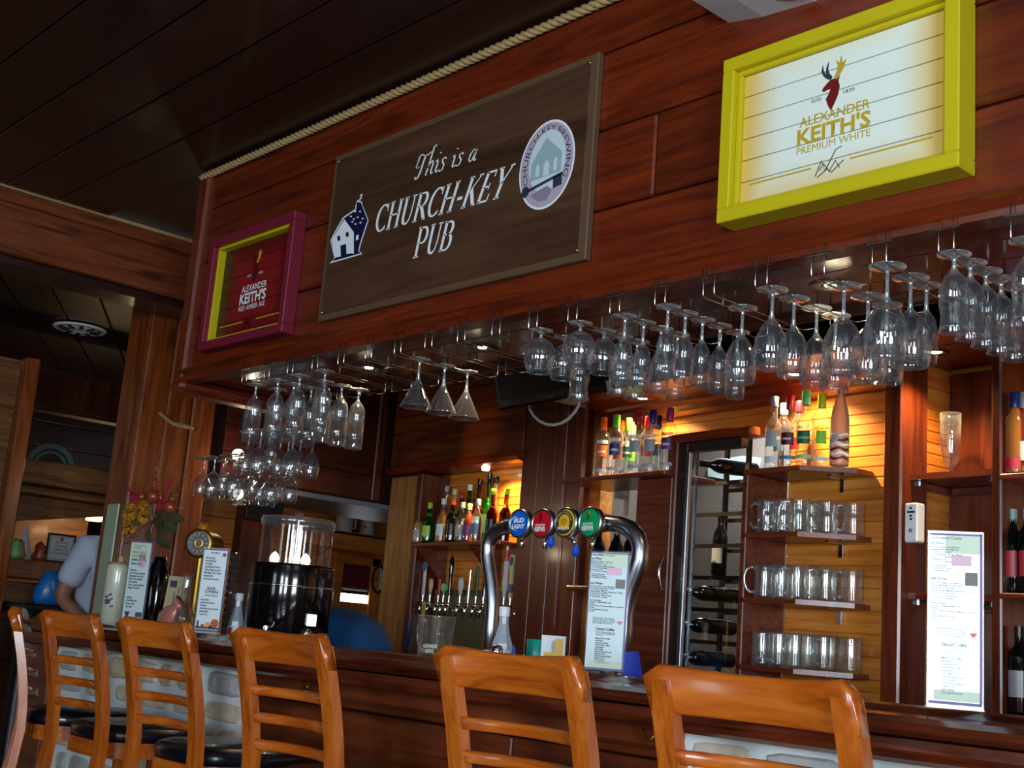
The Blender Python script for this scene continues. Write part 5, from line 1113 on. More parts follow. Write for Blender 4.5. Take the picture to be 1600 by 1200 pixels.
menu((325,322,997),856,2.50,.104,radians(36),'white bar menu in a clear stand with BAR OPEN and a harvest picture', [('Bar Menu',.93,.02,.3,.66,'ink'),('Soup of the Day\nserved with bread\nHouse Salad\nGarlic Bread with Cheese\nChicken Wings, one pound\nMild, Medium, Hot or Suicide\nNachos for two\nwith salsa and sour cream',.62,.27,.1,.8,'ink'),('BAR',.505,.032,.32,.66,'navy'),('OPEN',.465,.034,.24,.76,'navy'),('Lunch & Dinner',.43,.02,.25,.78,'ink'),('Fish and Chips\nhand battered, with fries\nPub Burger\nwith cheddar, bacon and onions\nSteak Sandwich\non garlic toast',.20,.2,.1,.85,'ink')],
     [('disc',.84,.07,.92,0,'stampred'),('box',.02,.98,.05,.075,'photo'),('disc',.78,.16,.12,0,'pumpkin'),('disc',.5,.10,.10,0,'pear'),('disc',.3,.08,.08,0,'pumpkin'),('disc',.62,.07,.075,0,'grape'),('box',.07,.13,.05,.14,'grape')])
# vinegar bottles and salt
def vinegar(loc, label, nm='vinegar'):
    t = thing('vinegar_bottle', label, 'bottle', loc, .5, 'vinegar bottles on the bar'); r_ = .034
    obj('body', MB().lathe([(0,.003),(r_*.9,0),(r_,.006),(r_,.06),(r_*.97,.075),(r_*.7,.10),(.0155,.135),(.0145,.165),(0,.166)], 8, smooth=False), C('vin', 190,206,222, rough=.25, trans=.35), t)
    obj('cap', MB().lathe([(.0165,.158),(.0175,.162),(.0175,.185),(.016,.188),None,(0,.188)], 20), M['white'], t)
    obj('label', MB().lathe([(r_+.001,.014),(r_+.001,.056)], 8, a0=-pi/2-1.18, a1=-pi/2+1.18, smooth=False), M['c_white'], t)
    obj('keystone', wrapc(flat([[(-.016,.020),(.004,.020),(.006,.05),(-.018,.05)]], 0, 0).mesh('k'), r_+.0022) if 0 else MB().box((-.012,-r_-.0028,.022),(.004,-r_-.002,.05)), M['c_red'], t)
    return t
v = vinegar(on(785,2.66), 'clear bottle of white vinegar with white cap beside the steel tower'); 
vinegar(on(366,2.66), 'clear vinegar bottle with white cap between the bead column and the black drum')
ss = thing('salt_shaker', 'small ribbed glass salt shaker with chrome cap in front of the vinegar bottle', 'shaker', on(778,2.56))
obj('body', MB().lathe([(0,.002),(.019,0),(.021,.004),(.019,.03),(.017,.045),(.016,.05)], 10, smooth=False), M['thinb'], ss); obj('cap', MB().lathe([(.018,.046),(.018,.058),(.013,.068),(0,.071)], 16), M['chrome'], ss)
s2 = dup(ss, on(478,2.56), 0, 'small glass salt shaker with chrome cap at the foot of the black drum')
# flyer in stand
fly = thing('flyer_stand', 'small yellow and white flyer in a clear upright stand on the bar', 'flyer', on(866,2.62,ZB), radians(28))
obj('stand', MB().box((-.04,-.004,0),(.04,.004,.112),.001).box((-.04,-.025,0),(.04,.025,.003)), M['acrylic'], fly); obj('sheet', MB().box((-.037,-.0055,.006),(.037,-.0042,.11)), M['paper'], fly)
obj('print', MB().box((-.028,-.0062,.012),(.030,-.0056,.062)).box((.004,-.0062,.062),(.030,-.0056,.102)), C('flyyellow', 220,176,40), fly); obj('band', MB().box((-.024,-.0068,.042),(.026,-.0063,.052)), M['lblue'], fly)
obj('figure_print', MB().prism([(-.004,.062),(.004,.062),(.007,.09),(0,.098),(-.006,.088)], -.0068, -.0063, 'y'), M['greylabel'], fly); obj('arrow_print', MB().prism([(-.014,.03),(.012,.03),(.0,.016)], -.0068, -.0063, 'y'), M['greylabel'], fly)
# teal cup, dish, pitcher, blue papers
obj('cup', MB().lathe([(0,.004),(.030,0),(.032,.004),(.034,.095),(.032,.097),(.030,.09),(.028,.01),(0,.01)], 24), C('teal', 16,160,150, rough=.3), loc=on(839,3.0,ZB), label='teal plastic cup behind the yellow flyer', cat='cup')
obj('crumpled_cloth', MB().lathe([(0,.03),(.06,.035),(.10,.02),(.13,.004),(.12,0),(0,0)], 18, Matrix.Diagonal((1.5,.7,1,1))), C('tealdark', 10,80,84, rough=.4), loc=on(895,3.0,ZB), label='dark teal folded cloth on the bar behind the flyer', cat='cloth')
obj('plate', MB().lathe([(0,.006),(.06,.004),(.10,.012),(.102,.018),(.095,.02),(.06,.010),(0,.010)], 32), M['c_cream'], loc=on(722,2.98,ZB), label='cream plate on the bar between the glass jug and the vinegar bottle', cat='plate')
pt = thing('beer_pitcher', 'empty clear glass jug with white lettering at the foot, on the inner bar edge', 'jug', on(680,3.0,ZB))
obj('body', MB().lathe([(0,.006),(.058,0),(.062,.006),(.066,.09),(.072,.15),(.074,.155),(.071,.152),(.063,.09),(.058,.012),(0,.012)], 32), M['mugglass'], pt)
obj('handle', MB().tube([(-.064,0,.135),(-.09,0,.135),(-.105,0,.11),(-.10,0,.06),(-.085,0,.03),(-.062,0,.022)], .007, 8), M['foot'], pt)
me = textmesh("ALEXANDER\nKEITH'S", 'wht', -.028, .028, .018, .05, bold=.02, align='CENTER'); obj('lettering', wrapc(me, .0665, -pi/2+.6), None, pt)
for i, (px, Y, w_, h_, lab, rz_) in enumerate(((992,2.74,.062,.085,'bright blue folded card beside the right foot of the steel tower',.4),(800,2.98,.05,.07,'bright blue folded card behind the left foot of the steel tower',.9))):
    obj('folded_card', MB().prism([(-w_/2,0),(w_/2,0),(w_*.22,h_),(-w_*.45,h_*.94)], -.001, .001, 'y'), C('cobalt', 10,60,200, rough=.5), loc=on(px,Y,ZB), rz=rz_, label=lab, cat='card')
# black dispenser drum with clear dome
dr = thing('soup_warmer', 'large black glossy drum with clear plastic cylinder on top and two glowing lamps inside', 'dispenser', on(446,2.80), .6); R_ = .170
obj('drum', MB().lathe([(R_*.98,0),(R_,.004),(R_,.225)], 48), M['black'], dr)
obj('chrome_band', MB().lathe([(R_,.225),(R_*1.012,.227),(R_*1.012,.232),(R_,.234)], 48), M['chrome'], dr)
obj('collar', MB().lathe([(R_,.234),(R_*1.0,.305),(R_*.985,.315),(R_*.9,.317),None,(0,.318)], 48), M['black'], dr)
obj('clear_cylinder', MB().lathe([(R_*.86,.317),(R_*.86,.47)], 48), M['thin'], dr)
obj('lid', MB().lathe([(R_*.86,.47),(R_*.89,.472),(R_*.89,.495),(R_*.86,.505),(R_*.5,.510),(0,.511)], 48), clear('lid_plastic', (.8,.83,.86,1), .15, .10, haze=.3), dr)
obj('lid_knob', MB().lathe([(0,.511),(.012,.511),(.018,.522),(.014,.532),(0,.534)], 16), M['thinb'], dr)
obj('centre_post', MB().cyl((0,0,.318),(0,0,.50),.006), M['chrome'], dr)
for x in (-.075,.06):
    obj('lamp', MB().lathe([(.012,.318),(.018,.326),(.020,.34),(.012,.356),(0,.366)], 14, Matrix.Translation((x,-.03,0))), M['flame'], dr)
obj('display_card', MB().box((-.022,-.004,.08),(.022,0,.125),.002, Matrix.Rotation(.95,4,'Z') @ Matrix.Translation((0,-R_-.004,0))), M['screen'], dr)
obj('tap', MB().cyl((0,-R_,.06),(0,-R_-.04,.06),.009).cyl((0,-R_-.035,.065),(0,-R_-.035,.03),.007), M['chrome'], dr)
# small glitter column vase (clear beaded pepper mill)
bv = thing('beaded_column', 'slim clear glass column of stacked beads between the bar menu and the vinegar bottle', 'glass column', on(352,2.62))
for k in range(12):
    z = .0+.029*k; obj('bead', MB().lathe([(0,z),(.010,z+.001),(.020,z+.009),(.021,z+.015),(.019,z+.021),(.010,z+.028),(0,z+.029)], 8, smooth=False), M['thinb'], bv)
# stoneware jar
jr = thing('stoneware_jar', 'tall white stoneware jar with grape print and cork-topped lid', 'jar', on(172,2.62), .5)
obj('body', MB().lathe([(0,0),(.056,0),(.060,.004),(.060,.27),(.058,.285),(.055,.288)], 36), C('cream', 206,210,190, rough=.2, coat=.5), jr)
obj('lid', MB().lathe([(.056,.288),(.060,.290),(.060,.298),(.05,.300),(0,.302)], 36), C('corklid', 150,130,96, rough=.5), jr)
obj('cork_knob', MB().lathe([(.010,.30),(.014,.306),(.014,.322),(.010,.328),(0,.329)], 14), C('cork', 200,170,110, rough=.8), jr)
gp = MB(); 
for x, z in ((-.012,.12),(-.004,.125),(.004,.12),(.012,.125),(0,.113),(.008,.112),(-.007,.108),(.02,.13)): gp.prism(disc(x, z, .005, .006, 8), 0, -.0008, 'y')
me = gp.mesh('g'); onto(me, lambda c: Vector(((.0606-c.y)*cos(-pi/2+c.x/.06), (.0606-c.y)*sin(-pi/2+c.x/.06), c.z))); obj('grape_print', me, M['purp'], jr)
for xx, zz in ((-.02,.14),(.0,.15),(.012,.098)): obj('leaf_print', wrapc(flat([[(xx,zz),(xx+.016,zz+.006),(xx+.02,zz-.004),(xx+.004,zz-.008)]], 0, .0005).mesh('l'), .0608), M['darkgreenlbl'], jr)
# brass tower with dial
bt = thing('brass_beer_tower', 'brass column with round horizontal drum head and dark dial, left part of the bar', 'beer tower', on(297,2.78)); zc = AY(293,850,2.78).z-ZB
obj('column', MB().cyl((0,0,0),(0,0,zc),.017,n=20).lathe([(.035,0),(.035,.01),(.02,.02)], 24), M['brass'], bt)
Mh = Matrix.Translation((0,0,zc)) @ Matrix.Rotation(radians(40), 4, 'Z') @ Matrix.Rotation(pi/2, 4, 'X')
obj('head', MB().lathe([(.0,-.13),(.05,-.128),(.058,-.12),(.058,.03),(.064,.034),(.066,.042),(.062,.05),(.052,.052)], 32, Mh), M['brass'], bt)
obj('dial', MB().lathe([(0,.051),(.052,.051)], 32, Mh), C('dialblue', 30,32,60, rough=.2), bt)
dm = MB()
for k in range(12):
    a = pi*k/6; dm.box((-.0025,.033,.0515),(.0025,.045,.0525), 0, Mh @ Matrix.Rotation(a,4,'Z'))
obj('numeral_mark', dm, M['greylabel'], bt); obj('dial_ring', MB().lathe([(.012,.0516),(.014,.053),(.022,.053),(.024,.0516)], 20, Mh), M['brass'], bt)
# vase with cards behind menu
obj('black_vase', MB().lathe([(0,0),(.05,0),(.055,.01),(.062,.10),(.065,.2),(.05,.28),(.03,.32),(.028,.34),(.024,.34)], 28), M['black'], loc=on(234,2.76), label='black vase holding dried flowers behind the tall wine menu', cat='vase')
obj('paper_card', MB().prism([(-.045,0),(.045,0),(.05,.12),(.048,.25),(-.03,.25),(-.04,.12)], -.001, .001, 'y'), C('oldpaper', 176,166,128, rough=.7), loc=on(262,2.70), rz=.7, label='yellowed printed card propped behind the second stool', cat='card')
cdp = bpy.data.objects['paper_card']
obj('print', MB().box((-.022,-.0016,.20),(.01,-.0011,.23)).box((.0,-.0016,.06),(.004,-.0011,.18)).box((.02,-.0016,.14),(.023,-.0011,.2)), M['ink'], cdp)
obj('carafe', MB().lathe([(0,.004),(.048,0),(.055,.01),(.056,.05),(.045,.09),(.022,.14),(.018,.24),(.022,.262),(.02,.262),(.016,.24),(.02,.14),(.043,.088),(.052,.05),(0,.012)], 28), M['mugglass'], loc=on(281,2.66), label='clear long-necked glass carafe beside the brass tower', cat='carafe')
obj('wrapped_sweet_bag', MB().lathe([(0,0),(.05,.004),(.06,.04),(.045,.09),(.02,.13),(.012,.14),(.03,.17),(0,.165)], 12, Matrix.Rotation(.75,4,'Y') @ Matrix.Diagonal((1.2,.6,1,1))), C('pinkbag', 196,120,110, rough=.25, coat=.4), loc=on(252,2.62,ZB+.015), label='pinkish wrapped packet lying against the printed card', cat='packet')
# flower arrangement
fa = thing('dried_flowers', 'dried flower arrangement with yellow blooms, brown balls and pink feathers', 'flowers', on(236,2.76,ZB+.34)); fo = fa.location.copy()
def FL(px, py, dy=0): return AY(px, py, 2.76+dy)-fo
C('marigold', 214,146,14, rough=.7, var=.4, bscale=40); C('ballbrown', 140,62,30, rough=.3, coat=.3); C('pinkf', 176,24,64, rough=.6); C('leafg', 84,80,52, rough=.6, var=.4); C('twig', 110,84,60, rough=.8); C('burg', 90,20,30, rough=.6, var=.4)
rf = random.Random(5)
for (px, py, r_) in ((208,802,.048),(230,790,.04),(206,824,.038),(226,806,.03),(318,824,.02)):
    c_ = FL(px, py, rf.uniform(-.04,.02)); mb = MB()
    for k in range(46):
        a = rf.uniform(0,2*pi); e = rf.uniform(-.3,1.4); d_ = Vector((cos(a)*cos(e), -abs(sin(e))*.8+rf.uniform(-.4,.2), sin(a)*cos(e))).normalized(); s_ = d_.cross(Vector((0,0,1))).normalized()*.014; t_ = d_.cross(s_).normalized()*.006
        b_ = c_+d_*r_*.35; e_ = c_+d_*r_*1.35*rf.uniform(.85,1.1); m_ = b_.lerp(e_,.65)
        mb.add([b_, m_+s_, e_+t_, m_-s_, m_-t_*1.2], [(0,1,4),(1,2,4),(2,3,4),(3,0,4)])
    obj('yellow_bloom', mb, M['marigold'], fa)
for (px, py, r_) in ((240,776,.034),(267,793,.034),(222,776,.022)): obj('brown_ball', MB().sphere(FL(px,py,-.03),r_,10), M['ballbrown'], fa)
for (x0_, y0_, x1_, y1_) in ((222,800,195,752),(248,798,243,735),(250,790,272,738),(256,800,262,752),(232,790,208,770)):
    a = FL(x0_,y0_); b = FL(x1_,y1_,-.02); mb = MB(); n = 14; ax = (b-a); sd = ax.cross(Vector((0,1,0))).normalized()
    for k in range(n):
        c_ = a+ax*(k/n); w_ = .022*(1-k/n)+.004
        for s_ in (-1,1): mb.add([c_, c_+ax*.10+sd*s_*w_+Vector((0,rf.uniform(-.008,.008),0)), c_+ax*.13], [(0,1,2)])
    mb.tube([a,b],.0022,5); obj('pink_feather', mb, M['pinkf'], fa)
for (x0_, y0_, x1_, y1_, w_) in ((238,812,262,858,.034),(232,812,232,852,.022),(246,806,272,830,.03),(240,800,268,808,.026),(226,800,188,838,.02),(250,800,284,812,.024)):
    a = FL(x0_,y0_); b = FL(x1_,y1_,-.05); ax = b-a; sd = ax.cross(Vector((0,1,0))).normalized(); mb = MB(); pts = []
    for k in range(9): pts.append((a+ax*(k/8)+Vector((0,.012*sin(k*1.1),0)), 1.25*w_*sin(pi*min(1,(k+.6)/8.6))**.8))
    vs = []; 
    for c_, ww in pts: vs += [c_-sd*ww+Vector((0,.008,0)), c_, c_+sd*ww+Vector((0,.008,0))]
    mb.add(vs, [(3*k+j, 3*k+j+1, 3*k+4+j, 3*k+3+j) for k in range(8) for j in range(2)], True); obj('leaf', mb, M['leafg'], fa)
for k in range(7):
    px, py = rf.choice(((200,750),(252,728),(280,770),(284,800),(196,840),(236,770),(284,690)))
    mb = MB(); a = FL(238,815); b = FL(px+rf.uniform(-6,6), py+rf.uniform(-10,10), rf.uniform(-.05,.05)); mb.tube([a, a.lerp(b,.5)+Vector((rf.uniform(-.03,.03),0,.01)), b], [.002,.0015,.001], 4)
    for q in range(10): mb.sphere(a.lerp(b,.6+.04*q)+Vector((rf.uniform(-.014,.014),rf.uniform(-.01,.01),rf.uniform(-.012,.012))), .005, 4)
    obj('berry_spray', mb, M['burg'] if k % 2 else C('buffseed', 150,130,70), fa)
for (pts) in (((240,810),(262,730),(283,660),(284,628)),((246,810),(285,760),(305,690),(316,660)),((250,800),(300,720),(320,700)),((236,800),(214,720),(199,676)),((240,808),(225,760),(200,775)),((244,800),(222,740),(216,700))):
    obj('twig', MB().tube([FL(x, y, -.02*i) for i, (x, y) in enumerate(pts)], .0016, 4), M['twig'], fa)
# ================================================================== PEOPLE
def skin(name, verts, edges, radii, mat, parent=None, root=0, sub=2):
    me = bpy.data.meshes.new(name); me.from_pydata(verts, edges, []); o = link(bpy.data.objects.new(name, me)); me.materials.append(mat)
    m = o.modifiers.new('Skin', 'SKIN'); sk = me.skin_vertices[0].data
    for i, r_ in enumerate(radii): sk[i].radius = (r_, r_) if not isinstance(r_, tuple) else r_
    sk[root].use_root = True; m.use_smooth_shade = True
    s_ = o.modifiers.new('Subsurf', 'SUBSURF'); s_.levels = sub; s_.render_levels = sub
    bpy.context.view_layer.update(); ev = o.evaluated_get(bpy.context.evaluated_depsgraph_get()); m2 = bpy.data.meshes.new_from_object(ev)
    bpy.data.objects.remove(o); m2.name = name; return obj(name, m2, None, parent)
C('skinm', 150,96,72, rough=.55); C('tshirt', 176,186,204, rough=.9, bump=.2, bscale=30); C('blueshirt', 10,84,150, rough=.9, bump=.3, bscale=20, var=.25); C('hairb', 18,14,14, rough=.5); C('trousers', 24,26,34, rough=.9)
def hand(parent, w_, d_, up_, mat):   # w_ wrist, d_ direction, up_ back-of-hand normal
    w_ = Vector(w_); d_ = Vector(d_).normalized(); sd = d_.cross(Vector(up_)).normalized(); nn = sd.cross(d_)
    V_ = [w_-d_*.03, w_+d_*.03, w_+d_*.075]; E_ = [(0,1),(1,2)]; R = [(.024,.018),(.036,.016),(.038,.014)]
    for k, L_ in enumerate((.068,.078,.072,.056)):
        b = w_+d_*.080+sd*(.027-.018*k); i = len(V_); V_ += [b, b+d_*L_*.5-nn*.012, b+d_*L_*.82-nn*.036]; E_ += [(2,i),(i,i+1),(i+1,i+2)]; R += [.0095,.0085,.0065]
    i = len(V_); V_ += [w_+d_*.035+sd*.034, w_+d_*.062+sd*.056-nn*.01, w_+d_*.085+sd*.06-nn*.024]; E_ += [(1,i),(i,i+1),(i+1,i+2)]; R += [.012,.0105,.008]
    return skin('hand', V_, E_, R, mat, parent, 0, 1)
def figure(name, label, loc, rz, J, shirt, hair, long_sleeve=False, shadehead=True):
    t = thing(name, label, 'person', loc, rz)
    V_ = [J[k] for k in ('hip','waist','chest','neckb','neck')]; E_ = [(0,1),(1,2),(2,3),(3,4)]; R = [(.16,.12),(.15,.115),(.18,.125),(.09,.08),(.058,.06)]
    for s_ in ('l','r'):
        i = len(V_); V_ += [J['sh_'+s_], J['el_'+s_], J['wr_'+s_]]; E_ += [(2,i),(i,i+1),(i+1,i+2)]; R += [.062,.044,.028]
        i = len(V_); V_ += [J['hj_'+s_], J['kn_'+s_], J['an_'+s_], J['to_'+s_]]; E_ += [(0,i),(i,i+1),(i+1,i+2),(i+2,i+3)]; R += [.095,.06,.042,.034]
    skin('body', V_, E_, R, M['skinm'], t)
    h = Vector(J['head']); n_ = (h-Vector(J['neck'])).normalized(); q = n_.to_track_quat('Z','Y'); Mh_ = Matrix.Translation(h) @ Matrix.Rotation(J.get('turn',0),4,'Z')@q.to_matrix().to_4x4()
    hb = MB().lathe([(0,-.115),(.035,-.11),(.055,-.08),(.068,-.04),(.077,.0),(.078,.04),(.07,.08),(.045,.108),(0,.118)], 20, Mh_ @ Matrix.Diagonal((1,1.18,1,1)))
    hb.sphere(Mh_ @ Vector((0,.098,-.015)), .014, 6)
    for s_ in (-1,1): hb.sphere(Mh_ @ Vector((s_*.078,.0,-.005)), .02, 6, (.4,.8,1.3))
    hd_ = obj('head', hb, M['skinm'], t)
    for s_ in (-1,1): obj('eye', MB().sphere(Mh_ @ Vector((s_*.03,.083,.005)), .010, 6), M['c_white'], hd_)
    obj('mouth', MB().box((-.022,.074,-.058),(.022,.084,-.052),.002,Mh_), C('lips', 120,60,56), hd_)
    obj('hair', MB().lathe([(.079,-.045),(.086,0),(.087,.045),(.078,.088),(.05,.118),(0,.13)], 20, Mh_ @ Matrix.Translation((0,-.018,.003)) @ Matrix.Diagonal((1,1.12,1,1))), M[hair], t)
    # shirt over the trunk and upper arms, trousers over the legs
    Vs = [J['hip'], J['waist'], J['chest'], J['neckb']]; Es = [(0,1),(1,2),(2,3)]; Rs = [(.19,.145),(.185,.14),(.205,.15),(.11,.095)]
    for s_ in ('l','r'):
        sh = Vector(J['sh_'+s_]); el = Vector(J['el_'+s_]); wr = Vector(J['wr_'+s_]); i = len(Vs)
        Vs += [sh, sh.lerp(el,.45), sh.lerp(el,.8)]; Es += [(2,i),(i,i+1),(i+1,i+2)]; Rs += [.088,.078,.075]
        if long_sleeve: Vs += [el, el.lerp(wr,.9)]; Es += [(i+2,i+3),(i+3,i+4)]; Rs += [.062,.04]
    skin('shirt', Vs, Es, Rs, M[shirt], t)
    Vt = [J['hip']]; Et = []; Rt = [(.185,.14)]
    for s_ in ('l','r'):
        i = len(Vt); Vt += [J['hj_'+s_], J['kn_'+s_], Vector(J['kn_'+s_]).lerp(Vector(J['an_'+s_]),.9)]; Et += [(0,i),(i,i+1),(i+1,i+2)]; Rt += [.11,.08,.065]
    skin('trousers', Vt, Et, Rt, M['trousers'], t)
    for s_ in ('l','r'):
        hand(t, J['wr_'+s_], Vector(J['wr_'+s_])-Vector(J['el_'+s_]), (0,1 if s_ == 'l' else 1,.3), M['skinm'])
        an = Vector(J['an_'+s_]); obj('shoe', MB().box((an.x-.045,an.y-.06,0),(an.x+.045,an.y+.19,.075),.03), M['blackm'], t)
    return t
# figure facing +y, metres
J1 = dict(hip=(0,0,1.0), waist=(0,0,1.17), chest=(0,.02,1.40), neckb=(0,.03,1.53), neck=(0,.04,1.60), head=(0,.07,1.74), sh_l=(-.19,.01,1.47), el_l=(-.27,-.05,1.19), wr_l=(-.22,.17,1.06), sh_r=(.19,.01,1.47), el_r=(.26,-.06,1.19), wr_r=(.20,.15,1.05), hj_l=(-.10,0,.92), kn_l=(-.11,.02,.5), an_l=(-.12,-.02,.08), to_l=(-.12,.12,.04), hj_r=(.10,0,.92), kn_r=(.11,.02,.5), an_r=(.12,-.02,.08), to_r=(.12,.12,.04))
pg = AY(138,900,3.05)
figure('person', 'person in a pale grey short-sleeved T-shirt standing with back turned behind the pillar', (pg.x+.11, 3.12, 0.0), radians(-75), J1, 'tshirt', 'hairb')
J2 = dict(hip=(0,0,.97), waist=(0,.15,1.13), chest=(0,.34,1.22), neckb=(0,.49,1.17), neck=(0,.55,1.12), head=(0,.65,1.03), turn=0, sh_l=(-.18,.38,1.18), el_l=(-.24,.46,.90), wr_l=(-.14,.62,.78), sh_r=(.18,.38,1.18), el_r=(.24,.46,.90), wr_r=(.14,.62,.78), hj_l=(-.10,-.02,.88), kn_l=(-.11,.04,.48), an_l=(-.12,-.06,.08), to_l=(-.12,.09,.04), hj_r=(.10,-.02,.88), kn_r=(.11,.04,.48), an_r=(.12,-.06,.08), to_r=(.12,.09,.04))
pb = ray(590,960)*5.5
figure('person', 'person in a dark blue T-shirt bending down behind the bar beside the black drum', (pb.x, pb.y, 0.0), radians(100), J2, 'blueshirt', 'hairb')
# ================================================================== BACK ROOM SEEN THROUGH THE OPENING
XW = -9.6
wf2 = struct('wall_far', MB().box((XW-.1,4.6,0),(XW,7.6,3.0)), M['pale_y'])
for k in range(12):
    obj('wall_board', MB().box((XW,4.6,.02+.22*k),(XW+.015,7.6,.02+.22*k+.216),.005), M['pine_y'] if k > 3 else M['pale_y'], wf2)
def FW(px, py, X=XW+.03): return AX(px, py, X)
a = FW(536,880); b = FW(574,940); y0, y1, z1, z0 = a.y, b.y, a.z, b.z
zb_ = FW(550,919).z; w4 = struct('window_4', MB().box((XW+.01,y0-.10,z0-.3),(XW+.05,y0,z1+.0),.004).box((XW+.01,y1,z0-.3),(XW+.05,y1+.10,z1+.08),.004).box((XW+.01,y0-.1,z1),(XW+.05,y1+.1,z1+.1),.004).box((XW+.01,y0-.1,z0-.32),(XW+.06,y1+.1,z0-.26),.004), M['pine_y'])
zp = FW(550,928).z
obj('window_pane', MB().box((XW+.016,y0,z0-.02),(XW+.02,y1,zp)), M['daypane'], w4); obj('sash', MB().box((XW+.016,y0,zp),(XW+.03,y1,zb_),.002), M['dark_z'], w4); obj('panel_below', MB().box((XW+.016,y0,z0-.3),(XW+.03,y1,z0-.02)), M['pine_y'], w4)
bl = thing('window_blind', 'dark red slatted blind pulled down over the far window', 'blind', (0,0,0)); zb = zb_; C('blindred', 120,30,40, rough=.6)
n = 14
for k in range(n): obj('slat', MB().box((XW+.025,y0+.005,zb+(z1-zb)*k/n),(XW+.034,y1-.005,zb+(z1-zb)*(k+.97)/n),.003), M['blindred'], bl)
obj('bottom_rail', MB().box((XW+.024,y0+.01,zb-.02),(XW+.045,y1-.02,zb),.004), M['c_white'], bl)
sf_ = AX(575,838,-9.2); s_ = thing('wall_shelf', 'long pale wooden shelf in the far room above the window', 'shelf', (0,0,0))
ys0, ys1 = AX(455,838,-9.3).y, AX(612,838,-9.3).y; zs = AX(560,834,-9.3).z
obj('board', MB().box((XW+.015,ys0,zs-.03),(-9.25,ys1,zs),.006), M['pine_y'], s_); obj('fascia', MB().box((-9.27,ys0,zs-.16),(-9.25,ys1,zs-.005),.004), M['pine_y'], s_)
p = AX(573,830,-9.4); L_ = thing('lighthouse_ornament', 'white lighthouse ornament with black lantern top on the far shelf', 'ornament', (-9.4,p.y,zs))
hL = AX(573,795,-9.4).z-zs
obj('tower', MB().lathe([(0,0),(.075,0),(.07,.01),(.045,hL*.8),(.05,hL*.82),(.0,hL*.82)], 18), M['c_white'], L_); obj('lantern', MB().lathe([(.03,hL*.82),(.03,hL*.93),(.036,hL*.93),(0,hL)], 14), M['blackm'], L_)
for z in (.3,.6): obj('window_mark', MB().sphere((.03,-.045,hL*z),.012,5), M['blackm'], L_)
p = AX(537,828,-9.4); mg = thing('mug', 'white mug lying beside the lighthouse ornament on the far shelf', 'mug', (-9.4,p.y,zs))
obj('body', MB().lathe([(0,0),(.07,0),(.075,.01),(.08,.17),(.075,.17),(.066,.012),(0,.012)], 20), M['c_white'], mg); obj('handle', MB().tube([(.0,.075,.13),(0,.12,.13),(0,.125,.06),(0,.075,.04)],.012,8), M['c_white'], mg)
p = AX(590,905,-9.4); ov = thing('oval_mirror', 'small oval framed picture on the far wall right of the window', 'picture', (XW+.03,AX(590,905,XW+.03).y,AX(590,905,XW+.03).z)); ov.rotation_euler.z = pi/2
obj('frame', ring(0,0,.09,.14,.03,-.02,.01), M['dark_z'], ov); obj('glass', MB().prism(disc(0,0,.066,.116,20), -.012, .005, 'y'), C('mirrorish', 200,205,200, rough=.6), ov)
pp = thing('paper_stack', 'loose white papers sticking up beyond the bending person', 'papers', B(-6.75,4.5,1.08), 0)
for k, (x, z, r_) in enumerate(((-.12,.05,.4),(.0,.0,-.2),(.08,.02,.5),(-.03,.08,.9))): obj('sheet', MB().box((-.07,0,0),(.07,.002,.16),0,Matrix.Translation((x,.02*k,z)) @ Matrix.Rotation(r_,4,'Y') @ Matrix.Rotation(.3,4,'Z')), M['c_white'], pp)
obj('stand', MB().box((-.2,-.02,-1.08),(.2,.3,-.02),.01), M['dark_z'], pp)
# cloth-like pointed blue object and yellow handled item near the tap recess
obj('blue_marker', MB().lathe([(0,0),(.012,0),(.013,.16),(.004,.24),(0,.25)], 10, Matrix.Rotation(.12,4,'Y')), C('bluepen', 30,84,140), loc=B(AV(635,1000,3.95).x,3.95,1.02), rz=0, label='tall blue tapered bottle standing against the recess post', cat='bottle')
obj('wooden_paddle', MB().box((-.018,-.006,0),(.018,.006,.24),.005), C('paddle', 190,164,80, rough=.5), loc=B(AV(659,985,3.98).x,3.98,1.10), rz=RB, label='flat yellowish wooden paddle hanging below the leftmost wall tap', cat='paddle')
# far lamps in the left rooms
for i, (px, py, lab, m_) in enumerate(((147,812,'small amber glass lamp glowing in the far left room','amber'),(160,811,'small white glowing lamp beside the amber one in the far left room','bulb'))):
    p = AX(px, py, -8.9); l_ = thing('wall_lamp', lab, 'lamp', p); obj('shade', MB().lathe([(.015,.09),(.03,.07),(.062,.0),(.055,-.01),(.025,.05),(0,.06)], 16), M[m_], l_); obj('stem', MB().tube([(0,0,.08),(0,0,.12),(-.06,0,.14),(-.30,0,.14)],.006,6), M['brass'], l_)
    point('lamp_light', p+Vector((0,-.1,-.08)), 1.5, (1,.65,.3))
for i, (px, py) in enumerate(((499,761),(514,762),(529,764))):
    p = AX(px, py, -8.6); l_ = thing('ceiling_lamp', 'small warm lamp, %s of three in a row under the far ceiling' % ('first','second','third')[i], 'lamp', p); obj('bulb', MB().sphere((0,0,0),.035,8), M['flame'], l_); obj('stem', MB().cyl((0,0,.03),(0,0,2.9-p.z),.006,n=6), M['brass'], l_)
p = AX(372,711,-6.12); l_ = thing('pendant_lamp', 'bright bare lamp glowing behind the low crowded glass rack', 'lamp', p); obj('bulb', MB().sphere((0,0,0),.035,10), M['softbulb'], l_); obj('cord', MB().cyl((0,0,.04),(0,0,2.9-p.z),.005,n=6), M['blackm'], l_); point('lamp_light', p+Vector((.02,0,-.1)), 2.2, (1,.80,.5))
